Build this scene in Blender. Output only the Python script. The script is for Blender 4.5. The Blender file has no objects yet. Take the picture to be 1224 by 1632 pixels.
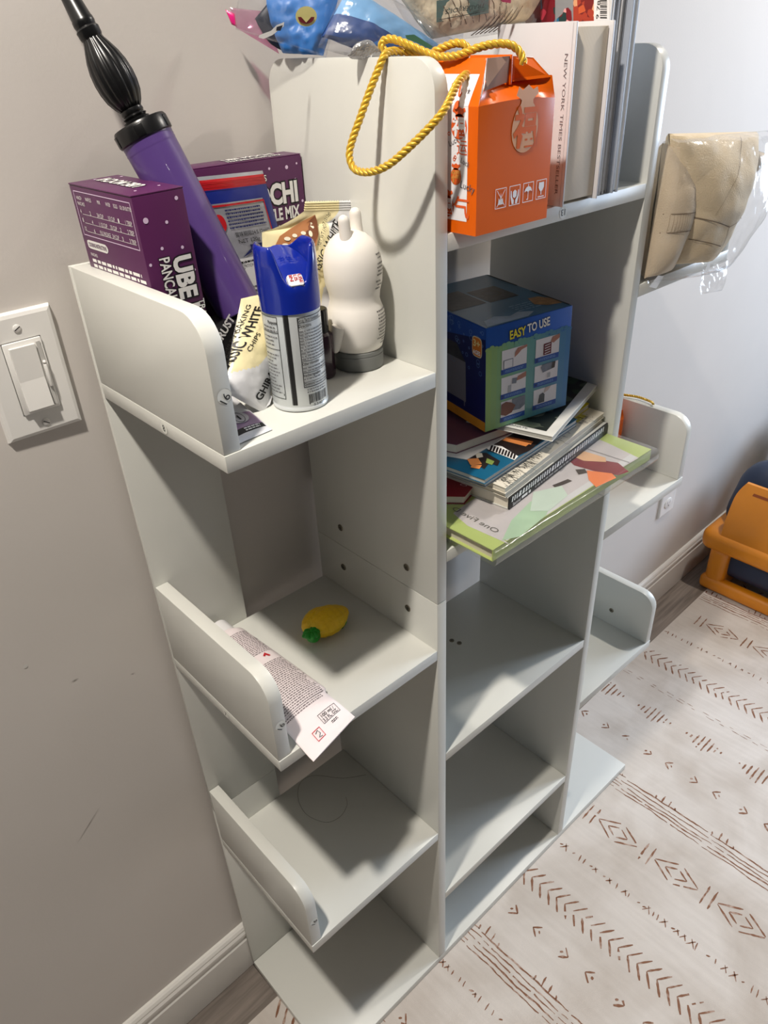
import bpy, bmesh, math, random
from mathutils import Vector, Matrix, Euler, noise
SC = bpy.context.scene
COL = SC.collection
PI = math.pi

# ------------------------------------------------------------------ camera
CAM_POS = Vector((-0.24484, -0.70143, 1.33977))
CAM_ROT = Euler((math.radians(57.1305), math.radians(1.8081), math.radians(-43.3663)), 'XYZ')
FPX, PPX, PPY = 1191.0147, 636.3656, 828.3781
cam_data = bpy.data.cameras.new('camera')
cam = bpy.data.objects.new('camera', cam_data)
COL.objects.link(cam)
cam.location = CAM_POS
cam.rotation_euler = CAM_ROT
cam_data.sensor_width = 36
cam_data.lens = FPX / 1632 * 36
cam_data.shift_x = -(PPX - 612) / 1632
cam_data.shift_y = (PPY - 816) / 1632
cam_data.clip_start = 0.02
SC.camera = cam

# ------------------------------------------------------------------ light
SC.view_settings.view_transform = 'Standard'
SC.view_settings.look = 'None'
SC.view_settings.exposure = 0.62
SC.view_settings.gamma = 1.0
SC.view_settings.use_curve_mapping = False
world = bpy.data.worlds.new('world')
SC.world = world
world.use_nodes = True
world.node_tree.nodes['Background'].inputs[0].default_value = (0.55, 0.7, 1.0, 1)
world.node_tree.nodes['Background'].inputs[1].default_value = 0.6
CEIL = 2.31
def area(name, loc, rot, size, energy, color, shape='DISK', size_y=None, spread=180):
    l = bpy.data.lights.new(name, 'AREA')
    l.shape = shape
    l.size = size
    if size_y: l.size_y = size_y
    l.energy = energy
    l.color = color
    l.spread = math.radians(spread)
    o = bpy.data.objects.new(name, l)
    o.location = loc
    o.rotation_euler = rot
    COL.objects.link(o)
    return o
WARM = (1.0, 0.93, 0.84)
area('downlight_and_fill', (-0.42, -0.42, CEIL - 0.02), (0, 0, 0), 0.075, 17.5, WARM)
area('downlight_and_fill', (1.62, -0.45, CEIL - 0.02), (0, 0, 0), 0.075, 11.5, WARM)
area('downlight_and_fill', (-0.42, -3.0, CEIL - 0.02), (0, 0, 0), 0.075, 1.0, WARM)  # unseen rear lamp, added as weak fill for the room
area('downlight_and_fill', (1.62, -3.0, CEIL - 0.02), (0, 0, 0), 0.075, 1.0, WARM)  # second unseen rear lamp, likewise added only for fill
area('window_daylight', (3.24, -1.0, 1.35), (0, math.radians(90), 0), 1.2, 48.0, (0.66, 0.80, 1.0), 'RECTANGLE', 1.0)

# ------------------------------------------------------------------ helpers
def lin(c):
    return tuple((x / 255 / 12.92) if x / 255 <= 0.04045 else ((x / 255 + 0.055) / 1.055) ** 2.4 for x in c)
MATS = {}
def mat(name, rgb=(200, 200, 200), rough=0.5, metal=0.0, var=0.03, vscale=30.0, bump=0.0, bscale=200.0, spec=0.5,
        coat=0.0, sheen=0.0, sss=0.0):
    if name in MATS: return MATS[name]
    m = bpy.data.materials.new(name)
    m.use_nodes = True
    nt = m.node_tree
    b = nt.nodes['Principled BSDF']
    c = lin(rgb)
    b.inputs['Roughness'].default_value = rough
    b.inputs['Metallic'].default_value = metal
    b.inputs['Specular IOR Level'].default_value = spec
    b.inputs['Coat Weight'].default_value = coat
    b.inputs['Sheen Weight'].default_value = sheen
    if sss: b.inputs['Subsurface Weight'].default_value = sss; b.inputs['Subsurface Scale'].default_value = 0.01
    tc = nt.nodes.new('ShaderNodeTexCoord')
    n = nt.nodes.new('ShaderNodeTexNoise')
    n.inputs['Scale'].default_value = vscale
    nt.links.new(tc.outputs['Object'], n.inputs['Vector'])
    r = nt.nodes.new('ShaderNodeValToRGB')
    r.color_ramp.elements[0].position = 0.3
    r.color_ramp.elements[1].position = 0.7
    r.color_ramp.elements[0].color = tuple(x * (1 - var) for x in c) + (1,)
    r.color_ramp.elements[1].color = tuple(min(1, x * (1 + var)) for x in c) + (1,)
    nt.links.new(n.outputs['Fac'], r.inputs['Fac'])
    nt.links.new(r.outputs['Color'], b.inputs['Base Color'])
    if bump:
        n2 = nt.nodes.new('ShaderNodeTexNoise')
        n2.inputs['Scale'].default_value = bscale
        nt.links.new(tc.outputs['Object'], n2.inputs['Vector'])
        bp = nt.nodes.new('ShaderNodeBump')
        bp.inputs['Strength'].default_value = bump
        bp.inputs['Distance'].default_value = 0.002
        nt.links.new(n2.outputs['Fac'], bp.inputs['Height'])
        nt.links.new(bp.outputs['Normal'], b.inputs['Normal'])
    MATS[name] = m
    return m
def film(name, tint=(1, 1, 1), gloss=0.12, haze=0.06, bump=0.6, scale=60):
    """clear plastic film"""
    if name in MATS: return MATS[name]
    m = bpy.data.materials.new(name); m.use_nodes = True
    nt = m.node_tree; nt.nodes.clear()
    out = nt.nodes.new('ShaderNodeOutputMaterial')
    tr = nt.nodes.new('ShaderNodeBsdfTransparent'); tr.inputs[0].default_value = (*tint, 1)
    gl = nt.nodes.new('ShaderNodeBsdfGlossy'); gl.inputs['Roughness'].default_value = 0.16
    df = nt.nodes.new('ShaderNodeBsdfDiffuse'); df.inputs[0].default_value = (0.8, 0.8, 0.8, 1)
    n = nt.nodes.new('ShaderNodeTexNoise'); n.inputs['Scale'].default_value = scale; n.inputs['Detail'].default_value = 3
    tc = nt.nodes.new('ShaderNodeTexCoord'); nt.links.new(tc.outputs['Object'], n.inputs['Vector'])
    bp = nt.nodes.new('ShaderNodeBump'); bp.inputs['Strength'].default_value = bump; bp.inputs['Distance'].default_value = 0.004
    nt.links.new(n.outputs['Fac'], bp.inputs['Height'])
    nt.links.new(bp.outputs['Normal'], gl.inputs['Normal'])
    lw = nt.nodes.new('ShaderNodeLayerWeight'); lw.inputs['Blend'].default_value = 0.5
    nt.links.new(bp.outputs['Normal'], lw.inputs['Normal'])
    pw = nt.nodes.new('ShaderNodeMath'); pw.operation = 'POWER'; pw.inputs[1].default_value = 4.0
    nt.links.new(lw.outputs['Facing'], pw.inputs[0])
    fr = nt.nodes.new('ShaderNodeMath'); fr.operation = 'MULTIPLY_ADD'; fr.inputs[1].default_value = 0.5; fr.inputs[2].default_value = 0.07
    nt.links.new(pw.outputs[0], fr.inputs[0])
    ad = nt.nodes.new('ShaderNodeMath'); ad.operation = 'ADD'; ad.inputs[1].default_value = gloss; ad.use_clamp = True
    nt.links.new(fr.outputs[0], ad.inputs[0])
    m1 = nt.nodes.new('ShaderNodeMixShader'); m1.inputs[0].default_value = haze
    nt.links.new(tr.outputs[0], m1.inputs[1]); nt.links.new(df.outputs[0], m1.inputs[2])
    m2 = nt.nodes.new('ShaderNodeMixShader')
    nt.links.new(ad.outputs[0], m2.inputs[0]); nt.links.new(m1.outputs[0], m2.inputs[1]); nt.links.new(gl.outputs[0], m2.inputs[2])
    nt.links.new(m2.outputs[0], out.inputs[0])
    MATS[name] = m
    return m

WL = {}
_tmp_text = {}
def text_geo(s, bold=0.0, res=3):
    k = (s, bold)
    if k not in _tmp_text:
        c = bpy.data.curves.new('t', 'FONT'); c.body = s; c.offset = bold; c.resolution_u = res
        o = bpy.data.objects.new('t', c); COL.objects.link(o)
        bpy.context.view_layer.update()
        e = o.evaluated_get(bpy.context.evaluated_depsgraph_get())
        me = e.to_mesh()
        vs = [v.co.copy() for v in me.vertices]; fs = [tuple(p.vertices) for p in me.polygons]
        e.to_mesh_clear()
        bpy.data.objects.remove(o); bpy.data.curves.remove(c)
        x0 = min(v.x for v in vs); x1 = max(v.x for v in vs)
        _tmp_text[k] = ([(v.x - x0, v.y) for v in vs], fs, x1 - x0)
    return _tmp_text[k]

class MB:
    def __init__(s):
        s.v = []; s.f = []; s.m = []; s.mats = []; s.flat = set()
    def mi(s, m):
        if m not in s.mats: s.mats.append(m)
        return s.mats.index(m)
    def add(s, vs, fs, m, flat=False):
        b = len(s.v); i = s.mi(m)
        s.v += [Vector(v) for v in vs]
        for f in fs:
            if flat: s.flat.add(len(s.f))
            s.f.append(tuple(b + k for k in f)); s.m.append(i)
    def box(s, a, b, m, bev=0.0, T=None, seg=2):
        a = Vector(a); b = Vector(b)
        bm = bmesh.new()
        bmesh.ops.create_cube(bm, size=1)
        for v in bm.verts:
            v.co = Vector((a[i] + (v.co[i] + .5) * (b[i] - a[i]) for i in range(3)))
        if bev: bmesh.ops.bevel(bm, geom=bm.edges[:], offset=bev, segments=seg, affect='EDGES', profile=0.5)
        s.bm(bm, m, T)
    def bm(s, bm, m, T=None):
        bm.verts.ensure_lookup_table()
        bm.verts.index_update()
        vs = [(T @ v.co) if T else v.co.copy() for v in bm.verts]
        s.add(vs, [tuple(v.index for v in f.verts) for f in bm.faces], m)
        bm.free()
    def prism(s, poly, axis, a, b, m, bev=0.0, T=None):
        """poly = list of 2-D points; extruded along axis index from a to b"""
        bm = bmesh.new()
        def P(p, t):
            r = [0, 0, 0]; o = [i for i in range(3) if i != axis]
            r[o[0]], r[o[1]], r[axis] = p[0], p[1], t
            return r
        f = bm.faces.new([bm.verts.new(P(p, a)) for p in poly])
        r = bmesh.ops.extrude_face_region(bm, geom=[f])
        vs = [g for g in r['geom'] if isinstance(g, bmesh.types.BMVert)]
        d = [0, 0, 0]; d[axis] = b - a
        bmesh.ops.translate(bm, verts=vs, vec=d)
        bmesh.ops.recalc_face_normals(bm, faces=bm.faces[:])
        if bev:
            es = [e for e in bm.edges if len(e.link_faces) == 2 and e.calc_face_angle(0) > 0.9]
            bmesh.ops.bevel(bm, geom=es, offset=bev, segments=2, affect='EDGES', profile=0.5)
        s.bm(bm, m, T)
    def lathe(s, prof, m, T=None, n=48, rfun=None):
        vs = []; fs = []
        for (r, z) in prof:
            for k in range(n):
                a = 2 * PI * k / n
                rr = r * (rfun(a, z) if rfun else 1)
                p = Vector((rr * math.cos(a), rr * math.sin(a), z))
                vs.append(T @ p if T else p)
        for i in range(len(prof) - 1):
            for k in range(n):
                fs.append((i * n + k, i * n + (k + 1) % n, (i + 1) * n + (k + 1) % n, (i + 1) * n + k))
        fs.append(tuple(range(n - 1, -1, -1))); fs.append(tuple((len(prof) - 1) * n + k for k in range(n)))
        s.add(vs, fs, m)
    def tube(s, path, rad, m, n=10, cap=True):
        path = [Vector(p) for p in path]
        N = len(path)
        if not hasattr(rad, '__len__'): rad = [rad] * N
        vs = []; fs = []
        up = None
        for i, p in enumerate(path):
            t = (path[min(i + 1, N - 1)] - path[max(i - 1, 0)]).normalized()
            if up is None: up = t.orthogonal().normalized()
            up = (up - t * up.dot(t)).normalized()
            w = t.cross(up)
            for k in range(n):
                a = 2 * PI * k / n
                vs.append(p + (up * math.cos(a) + w * math.sin(a)) * rad[i])
        for i in range(N - 1):
            for k in range(n):
                fs.append((i * n + k, i * n + (k + 1) % n, (i + 1) * n + (k + 1) % n, (i + 1) * n + k))
        if cap: fs += [tuple(range(n - 1, -1, -1)), tuple((N - 1) * n + k for k in range(n))]
        s.add(vs, fs, m)
    def ball(s, c, r, m, T=None, sx=1, sy=1, sz=1, seg=24):
        bm = bmesh.new(); bmesh.ops.create_uvsphere(bm, u_segments=seg, v_segments=seg // 2, radius=1)
        for v in bm.verts: v.co = Vector((v.co.x * r * sx, v.co.y * r * sy, v.co.z * r * sz))
        s.bm(bm, m, Matrix.Translation(c) @ (T or Matrix.Identity(4)))
    # ---- printing on surfaces. F(a, b, lift) -> point
    def poly(s, F, pts, m, lift=0.0002):
        n = len(pts)
        s.add([F(a, b, lift) for a, b in pts], [tuple(range(n))], m, flat=True)
    def rect(s, F, a0, b0, a1, b1, m, lift=0.0002, nx=1, ny=1):
        vs = []; fs = []
        for j in range(ny + 1):
            for i in range(nx + 1):
                vs.append(F(a0 + (a1 - a0) * i / nx, b0 + (b1 - b0) * j / ny, lift))
        for j in range(ny):
            for i in range(nx):
                q = j * (nx + 1) + i
                fs.append((q, q + 1, q + nx + 2, q + nx + 1))
        s.add(vs, fs, m, flat=True)
    def frame(s, F, a0, b0, a1, b1, w, m, lift=0.0002, n=1):
        s.rect(F, a0, b0, a1, b0 + w, m, lift, n); s.rect(F, a0, b1 - w, a1, b1, m, lift, n)
        s.rect(F, a0, b0, a0 + w, b1, m, lift, 1, n); s.rect(F, a1 - w, b0, a1, b1, m, lift, 1, n)
    def disc(s, F, a, b, ra, m, lift=0.0002, rb=None, n=20):
        rb = rb or ra
        s.poly(F, [(a + ra * math.cos(2 * PI * k / n), b + rb * math.sin(2 * PI * k / n)) for k in range(n)], m, lift)
    def ring(s, F, a, b, r, w, m, lift=0.0003, n=24):
        for k in range(n):
            t0, t1 = 2 * PI * k / n, 2 * PI * (k + 1) / n
            s.poly(F, [(a + r * math.cos(t0), b + r * math.sin(t0)), (a + r * math.cos(t1), b + r * math.sin(t1)),
                       (a + (r - w) * math.cos(t1), b + (r - w) * math.sin(t1)), (a + (r - w) * math.cos(t0), b + (r - w) * math.sin(t0))], m, lift)
    def text(s, F, txt, a, b, h, m, width=None, bold=0.0, lift=0.0004, rot=0.0, align='L', outline=None):
        """cap height h, optional total width; rot in degrees in the (a, b) plane"""
        if outline: s.text(F, txt, a, b, h, outline[0], width, outline[1], lift - 0.00015, rot, align)
        vs, fs, w = text_geo(txt, bold)
        w0 = text_geo(txt, 0.0)[2]
        sy = h / 0.69
        sx = (width / w0) if width else sy
        off = {'L': 0, 'C': -w0 * sx / 2, 'R': -w0 * sx}[align] - (w - w0) / 2 * sx
        c, n = math.cos(math.radians(rot)), math.sin(math.radians(rot))
        out = []
        for x, y in vs:
            X, Y = x * sx + off, y * sy
            out.append(F(a + X * c - Y * n, b + X * n + Y * c, lift))
        s.add(out, fs, m, flat=True)
    def scrawl(s, F, a0, a1, b, n, pitch, h, m, seed=1, rot=0, lift=0.0003, fill=0.9):
        """rows of illegible small print (n rows going down from b)"""
        R = random.Random(seed)
        for i in range(n):
            x = a0; y = b - i * pitch
            end = a0 + (a1 - a0) * (fill + R.random() * (1 - fill))
            while x < end:
                w = h * R.uniform(1.0, 4.2)
                w = min(w, end - x)
                s.rect(F, x, y, x + w, y + h, m, lift)
                x += w + h * 0.75
    def build(s, name, parent=None, base=None, label=None, sharp=32, bevel=0.0, smooth=True):
        org = Vector(WL[parent.name]) if parent else Vector(base or (0, 0, 0))
        me = bpy.data.meshes.new(name)
        me.from_pydata([v - org for v in s.v], [], s.f)
        for m in s.mats: me.materials.append(m)
        me.polygons.foreach_set('material_index', s.m)
        me.polygons.foreach_set('use_smooth', [smooth and (i not in s.flat) for i in range(len(s.f))])
        me.validate()
        if smooth: me.set_sharp_from_angle(angle=math.radians(sharp))
        o = bpy.data.objects.new(name, me); COL.objects.link(o)
        if parent: o.parent = parent
        else: o.location = org
        WL[o.name] = tuple(org)
        if label: o['label'] = label
        if bevel:
            md = o.modifiers.new('bevel', 'BEVEL'); md.width = bevel; md.segments = 2; md.limit_method = 'ANGLE'
            md.angle_limit = math.radians(50)
        return o
def tag(o, label, cat, group=None, kind=None):
    if label: o['label'] = label
    if cat: o['category'] = cat
    if group: o['group'] = group
    if kind: o['kind'] = kind
    return o
def thing(name, loc, label, cat, group=None):
    o = bpy.data.objects.new(name, None); COL.objects.link(o)
    o.empty_display_size = 0.02
    o.location = loc; WL[o.name] = tuple(loc)
    return tag(o, label, cat, group)

def plane(O, U, V):
    """flat printing frame: metres along unit U and V from O, lift along the normal"""
    O = Vector(O); U = Vector(U).normalized(); V = Vector(V); V = (V - U * V.dot(U)).normalized()
    N = U.cross(V)
    return lambda a, b, l=0.0: O + U * a + V * b + N * l
_CR = CAM_ROT.to_matrix()
def ray(u, v):
    return _CR @ Vector(((u - PPX) / FPX, -(v - PPY) / FPX, -1))
def hit(u, v, ax, val):
    d = ray(u, v); i = 'xyz'.index(ax)
    return CAM_POS + d * ((val - CAM_POS[i]) / d[i])
def onplane(u, v, P, N):
    d = ray(u, v)
    return CAM_POS + d * ((Vector(P) - CAM_POS).dot(N) / d.dot(N))
def rot2(T, o, deg): pass
def crom(pts, n=10):
    P = [Vector(p) for p in pts]; out = []
    for i in range(len(P) - 1):
        p0 = P[max(i - 1, 0)]; p1 = P[i]; p2 = P[i + 1]; p3 = P[min(i + 2, len(P) - 1)]
        for k in range(n):
            t = k / n
            out.append(0.5 * ((2 * p1) + (p2 - p0) * t + (2 * p0 - 5 * p1 + 4 * p2 - p3) * t * t + (3 * p1 - p0 - 3 * p2 + p3) * t ** 3))
    out.append(P[-1])
    return out

# ------------------------------------------------------------------ dimensions
G = 0.0125            # gap from wall plane to the bookcase
YB = -0.0175          # front of back boards
YF = -0.23465         # shelf fronts
T_ = 0.0152
X1, X2, W = 0.23216, 0.56655, 0.80553
ZL = [1.07336, 0.72042, 0.36324]
ZC = [1.19529, 0.8587, 0.52352, 0.1918]
ZR = [1.08067, 0.72356, 0.37023]
ZT = 1.3265
YAW = math.radians(1.165)      # the bookcase stands very slightly off parallel to the wall

# ------------------------------------------------------------------ room shell (built in its own frame, then turned by YAW)
wall_m = mat('wall paint', (208, 202, 196), 0.75, var=0.015, vscale=6, bump=0.06, bscale=350)
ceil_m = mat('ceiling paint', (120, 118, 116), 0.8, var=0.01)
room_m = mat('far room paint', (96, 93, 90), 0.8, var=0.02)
trim_m = mat('white trim paint', (226, 223, 217), 0.4, var=0.01)
def wood_floor_mat():
    m = bpy.data.materials.new('grey wood planks'); m.use_nodes = True
    nt = m.node_tree; b = nt.nodes['Principled BSDF']; b.inputs['Roughness'].default_value = 0.45
    tc = nt.nodes.new('ShaderNodeTexCoord')
    br = nt.nodes.new('ShaderNodeTexBrick')
    br.inputs['Scale'].default_value = 1.0
    br.inputs['Brick Width'].default_value = 1.1; br.inputs['Row Height'].default_value = 0.15
    br.inputs['Mortar Size'].default_value = 0.0012; br.inputs['Mortar Smooth'].default_value = 0.2
    br.inputs['Color1'].default_value = (*lin((138, 128, 120)), 1); br.inputs['Color2'].default_value = (*lin((120, 111, 104)), 1)
    br.inputs['Mortar'].default_value = (*lin((60, 54, 50)), 1)
    nt.links.new(tc.outputs['Object'], br.inputs['Vector'])
    mp = nt.nodes.new('ShaderNodeMapping'); mp.inputs['Scale'].default_value = (3, 45, 1)
    nt.links.new(tc.outputs['Object'], mp.inputs['Vector'])
    n = nt.nodes.new('ShaderNodeTexNoise'); n.inputs['Scale'].default_value = 2.2; n.inputs['Detail'].default_value = 6
    n.inputs['Distortion'].default_value = 0.6
    nt.links.new(mp.outputs[0], n.inputs['Vector'])
    r = nt.nodes.new('ShaderNodeValToRGB')
    r.color_ramp.elements[0].position = 0.32; r.color_ramp.elements[0].color = (0.55, 0.53, 0.51, 1)
    r.color_ramp.elements[1].position = 0.68; r.color_ramp.elements[1].color = (1.15, 1.13, 1.1, 1)
    nt.links.new(n.outputs['Fac'], r.inputs['Fac'])
    mx = nt.nodes.new('ShaderNodeMix'); mx.data_type = 'RGBA'; mx.blend_type = 'MULTIPLY'; mx.inputs[0].default_value = 0.9
    nt.links.new(br.outputs['Color'], mx.inputs[6]); nt.links.new(r.outputs['Color'], mx.inputs[7])
    nt.links.new(mx.outputs[2], b.inputs['Base Color'])
    return m
floor_m = wood_floor_mat()
def struct(name, mb, **k):
    o = mb.build(name, **k); o.location = (0, 0.0005, 0); o.rotation_euler = (0, 0, YAW); o['kind'] = 'structure'
    return o
XL, XR, YFW = -2.6, 3.2, -4.2
b = MB(); b.box((XL, 0, -0.02), (XR, 0.12, CEIL), wall_m); struct('wall_back', b)
b = MB(); b.box((XL - .12, YFW, -0.02), (XL, 0.12, CEIL), room_m); struct('wall_left', b)
b = MB(); b.box((XL - .12, YFW - .12, -0.02), (XR, YFW, CEIL), room_m); struct('wall_front', b)
b = MB()
b.box((XR, YFW, -0.02), (XR + .12, -1.55, CEIL), wall_m); b.box((XR, -0.45, -0.02), (XR + .12, 0.12, CEIL), wall_m)
b.box((XR, -1.55, -0.02), (XR + .12, -0.45, 0.7), wall_m); b.box((XR, -1.55, 2.0), (XR + .12, -0.45, CEIL), wall_m)
struct('wall_right', b)
b = MB(); b.box((XL - .12, YFW - .12, CEIL), (XR + .12, 0.12, CEIL + .1), ceil_m); struct('ceiling', b)
b = MB(); b.box((XL - .12, YFW - .12, -0.1), (XR + .12, 0.12, -0.0015), floor_m); struct('floor', b)
# baseboard with a stepped moulded top
prof = [(0, 0), (-0.0125, 0), (-0.0125, 0.078), (-0.0105, 0.081), (-0.0105, 0.088), (-0.0125, 0.091), (-0.0125, 0.097),
        (-0.010, 0.1015), (-0.010, 0.1045), (-0.0075, 0.109), (-0.004, 0.1115), (0, 0.1115)]
b = MB(); b.prism(prof, 0, XL, XR, trim_m); struct('baseboard_back', b, sharp=20)
b = MB()
fr = 0.04
for z in (0.7, 2.0 - fr): b.box((XR + .03, -1.55, z), (XR + .08, -0.45, z + fr), trim_m)
for y in (-1.55, -1.02, -0.45 - fr): b.box((XR + .03, y, 0.7), (XR + .08, y + fr, 2.0), trim_m)
struct('window_1', b)
# hairline scuffs and a nail hole in the paint are thin marks on the wall
scuff = mat('scuff grey', (172, 166, 160), 0.8, var=0.1)
WF = plane((0, -0.0002, 0), (1, 0, 0), (0, 0, 1))
def wall_xz(u, v):
    h = hit(u, v, 'y', 0.0); return (h.x, h.z)
b = MB()
for (p, q, w) in (((112, 1086), (124, 1079), 0.0011), ((121, 1342), (158, 1283), 0.0008), ((207, 1075), (215, 1071), 0.0009)):
    a0 = Vector(wall_xz(*p)); a1 = Vector(wall_xz(*q)); d = (a1 - a0).normalized(); nn = Vector((-d.y, d.x)) * w
    mid = (a0 + a1) / 2
    b.poly(WF, [tuple(a0), tuple(mid - nn * .7), tuple(a1), tuple(mid + nn * .7)], scuff)
c = wall_xz(39, 1060); b.disc(WF, c[0], c[1], 0.0022, mat('filled nail hole', (206, 203, 198), 0.6))
struct('trim_1', b)

# ------------------------------------------------------------------ rug
rug_m = None
def rug_mat():
    m = bpy.data.materials.new('cream printed rug'); m.use_nodes = True
    nt = m.node_tree; b = nt.nodes['Principled BSDF']; b.inputs['Roughness'].default_value = 0.95
    b.inputs['Specular IOR Level'].default_value = 0.1; b.inputs['Sheen Weight'].default_value = 0.15
    tc = nt.nodes.new('ShaderNodeTexCoord')
    n = nt.nodes.new('ShaderNodeTexNoise'); n.inputs['Scale'].default_value = 7; n.inputs['Detail'].default_value = 6
    n.inputs['Distortion'].default_value = 0.5
    nt.links.new(tc.outputs['Object'], n.inputs['Vector'])
    r = nt.nodes.new('ShaderNodeValToRGB')
    r.color_ramp.elements[0].position = 0.3; r.color_ramp.elements[0].color = (*lin((192, 182, 172)), 1)
    r.color_ramp.elements[1].position = 0.62; r.color_ramp.elements[1].color = (*lin((214, 207, 200)), 1)
    nt.links.new(n.outputs['Fac'], r.inputs['Fac'])
    mp = nt.nodes.new('ShaderNodeMapping'); mp.inputs['Scale'].default_value = (90, 9, 1)
    nt.links.new(tc.outputs['Object'], mp.inputs['Vector'])
    n3 = nt.nodes.new('ShaderNodeTexNoise'); n3.inputs['Scale'].default_value = 1.0; n3.inputs['Detail'].default_value = 4
    nt.links.new(mp.outputs[0], n3.inputs['Vector'])
    r3 = nt.nodes.new('ShaderNodeValToRGB')
    r3.color_ramp.elements[0].position = 0.3; r3.color_ramp.elements[0].color = (0.93, 0.925, 0.92, 1)
    r3.color_ramp.elements[1].position = 0.65; r3.color_ramp.elements[1].color = (1, 1, 1, 1)
    nt.links.new(n3.outputs['Fac'], r3.inputs['Fac'])
    mx = nt.nodes.new('ShaderNodeMix'); mx.data_type = 'RGBA'; mx.blend_type = 'MULTIPLY'; mx.inputs[0].default_value = 1.0
    nt.links.new(r.outputs['Color'], mx.inputs[6]); nt.links.new(r3.outputs['Color'], mx.inputs[7])
    nt.links.new(mx.outputs[2], b.inputs['Base Color'])
    n2 = nt.nodes.new('ShaderNodeTexNoise'); n2.inputs['Scale'].default_value = 900
    nt.links.new(tc.outputs['Object'], n2.inputs['Vector'])
    bp = nt.nodes.new('ShaderNodeBump'); bp.inputs['Strength'].default_value = 0.3; bp.inputs['Distance'].default_value = 0.001
    nt.links.new(n2.outputs['Fac'], bp.inputs['Height']); nt.links.new(bp.outputs['Normal'], b.inputs['Normal'])
    return m
def ink_mat():
    m = bpy.data.materials.new('faded brown rug print'); m.use_nodes = True
    nt = m.node_tree; b = nt.nodes['Principled BSDF']; b.inputs['Roughness'].default_value = 0.95
    b.inputs['Specular IOR Level'].default_value = 0.1
    tc = nt.nodes.new('ShaderNodeTexCoord')
    n = nt.nodes.new('ShaderNodeTexNoise'); n.inputs['Scale'].default_value = 70; n.inputs['Detail'].default_value = 4
    nt.links.new(tc.outputs['Object'], n.inputs['Vector'])
    r = nt.nodes.new('ShaderNodeValToRGB')
    r.color_ramp.elements[0].position = 0.5; r.color_ramp.elements[0].color = (*lin((132, 94, 74)), 1)
    r.color_ramp.elements[1].position = 0.78; r.color_ramp.elements[1].color = (*lin((202, 182, 168)), 1)
    nt.links.new(n.outputs['Fac'], r.inputs['Fac']); nt.links.new(r.outputs['Color'], b.inputs['Base Color'])
    return m
rug_m = rug_mat(); ink = ink_mat()
rug = MB()
rug.box((-0.55, -2.6, -0.0014), (2.6, -0.084, 0.0), rug_m, 0.0005)
RF = lambda a, b_, l=0.0: Vector((a, b_, l))
RR = random.Random(4)
def stroke(x0, y0, x1, y1, w, skip=0.0, wob=0.0012, step=0.006):
    """one hand-drawn brush stroke on the rug"""
    w *= 1.25; skip *= .5
    L = math.hypot(x1 - x0, y1 - y0); n = max(2, int(L / step))
    px, py = -(y1 - y0) / L, (x1 - x0) / L
    off = 0; pts = []
    for i in range(n + 1):
        t = i / n
        off += RR.uniform(-wob, wob) * 0.6; off *= 0.88
        ww = w * (0.5 + 0.5 * min(1, min(t, 1 - t) * 6)) * RR.uniform(0.6, 1.15)
        pts.append((x0 + (x1 - x0) * t + px * off, y0 + (y1 - y0) * t + py * off, ww))
    for i in range(n):
        if skip and RR.random() < skip: continue
        a, c = pts[i], pts[i + 1]
        rug.poly(RF, [(a[0] - px * a[2] / 2, a[1] - py * a[2] / 2), (c[0] - px * c[2] / 2, c[1] - py * c[2] / 2),
                      (c[0] + px * c[2] / 2, c[1] + py * c[2] / 2), (a[0] + px * a[2] / 2, a[1] + py * a[2] / 2)], ink, 0.0002)
YE, YN = -0.088, -1.25
def line_band(x0, side=1):
    for k in range(5):
        y = YE
        while y > YN:
            L = RR.uniform(0.16, 0.2)
            stroke(x0 + k * 0.0088, y, x0 + k * 0.0088 + 0.001, max(y - L, YN), 0.0027 if k in (1, 4) else 0.0020, 0.04 if k in (1, 4) else 0.1, 0.0018)
            y -= L + 0.006
    y = -0.25 if x0 < .5 else -0.09
    while y > YN:
        for k in range(4):
            stroke(x0 + 0.037, y - k * 0.0145, x0 + 0.037 + (0.008, 0.018, 0.014, 0.006)[k], y - k * 0.0145 + 0.002, 0.003)
        y -= 0.122
def v_row(x, y0=-0.1, pitch=0.0525):
    y = y0; k = 0
    while y > YN:
        d = 1 if k % 2 else -1
        s = 0.011
        stroke(x + s, y + d * s * .2, x, y - d * s * .9, 0.0034, 0.06, 0.0005); stroke(x - s, y + d * s * .3, x, y - d * s * .9, 0.0038, 0.06, 0.0005)
        stroke(x - .002, y + d * s * .5, x + .002, y + d * s * .15, 0.004, 0, 0.0003, 0.002)
        y -= pitch; k += 1
def chevrons(x, pitch=0.0185, faint=0.12):
    y = YE - 0.004
    while y > YN:
        stroke(x - 0.001, y, x + 0.021, y - 0.016, 0.0028, faint + .08, 0.0005); stroke(x - 0.001, y, x - 0.023, y - 0.017, 0.0036, faint, 0.0005)
        y -= pitch
def dots(x):
    y = YE
    while y > YN:
        r = RR.random(); s = RR.uniform(0.003, 0.008)
        if r < .3: stroke(x - s, y - s, x + s, y + s * .4, 0.0022); stroke(x - s, y + s, x + s, y - s * .5, 0.0022)
        elif r < .75: stroke(x - s, y, x + s, y + 0.002, 0.0022)
        else: stroke(x - .001, y, x + .002, y - s, 0.003)
        y -= RR.uniform(0.009, 0.018)
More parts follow.
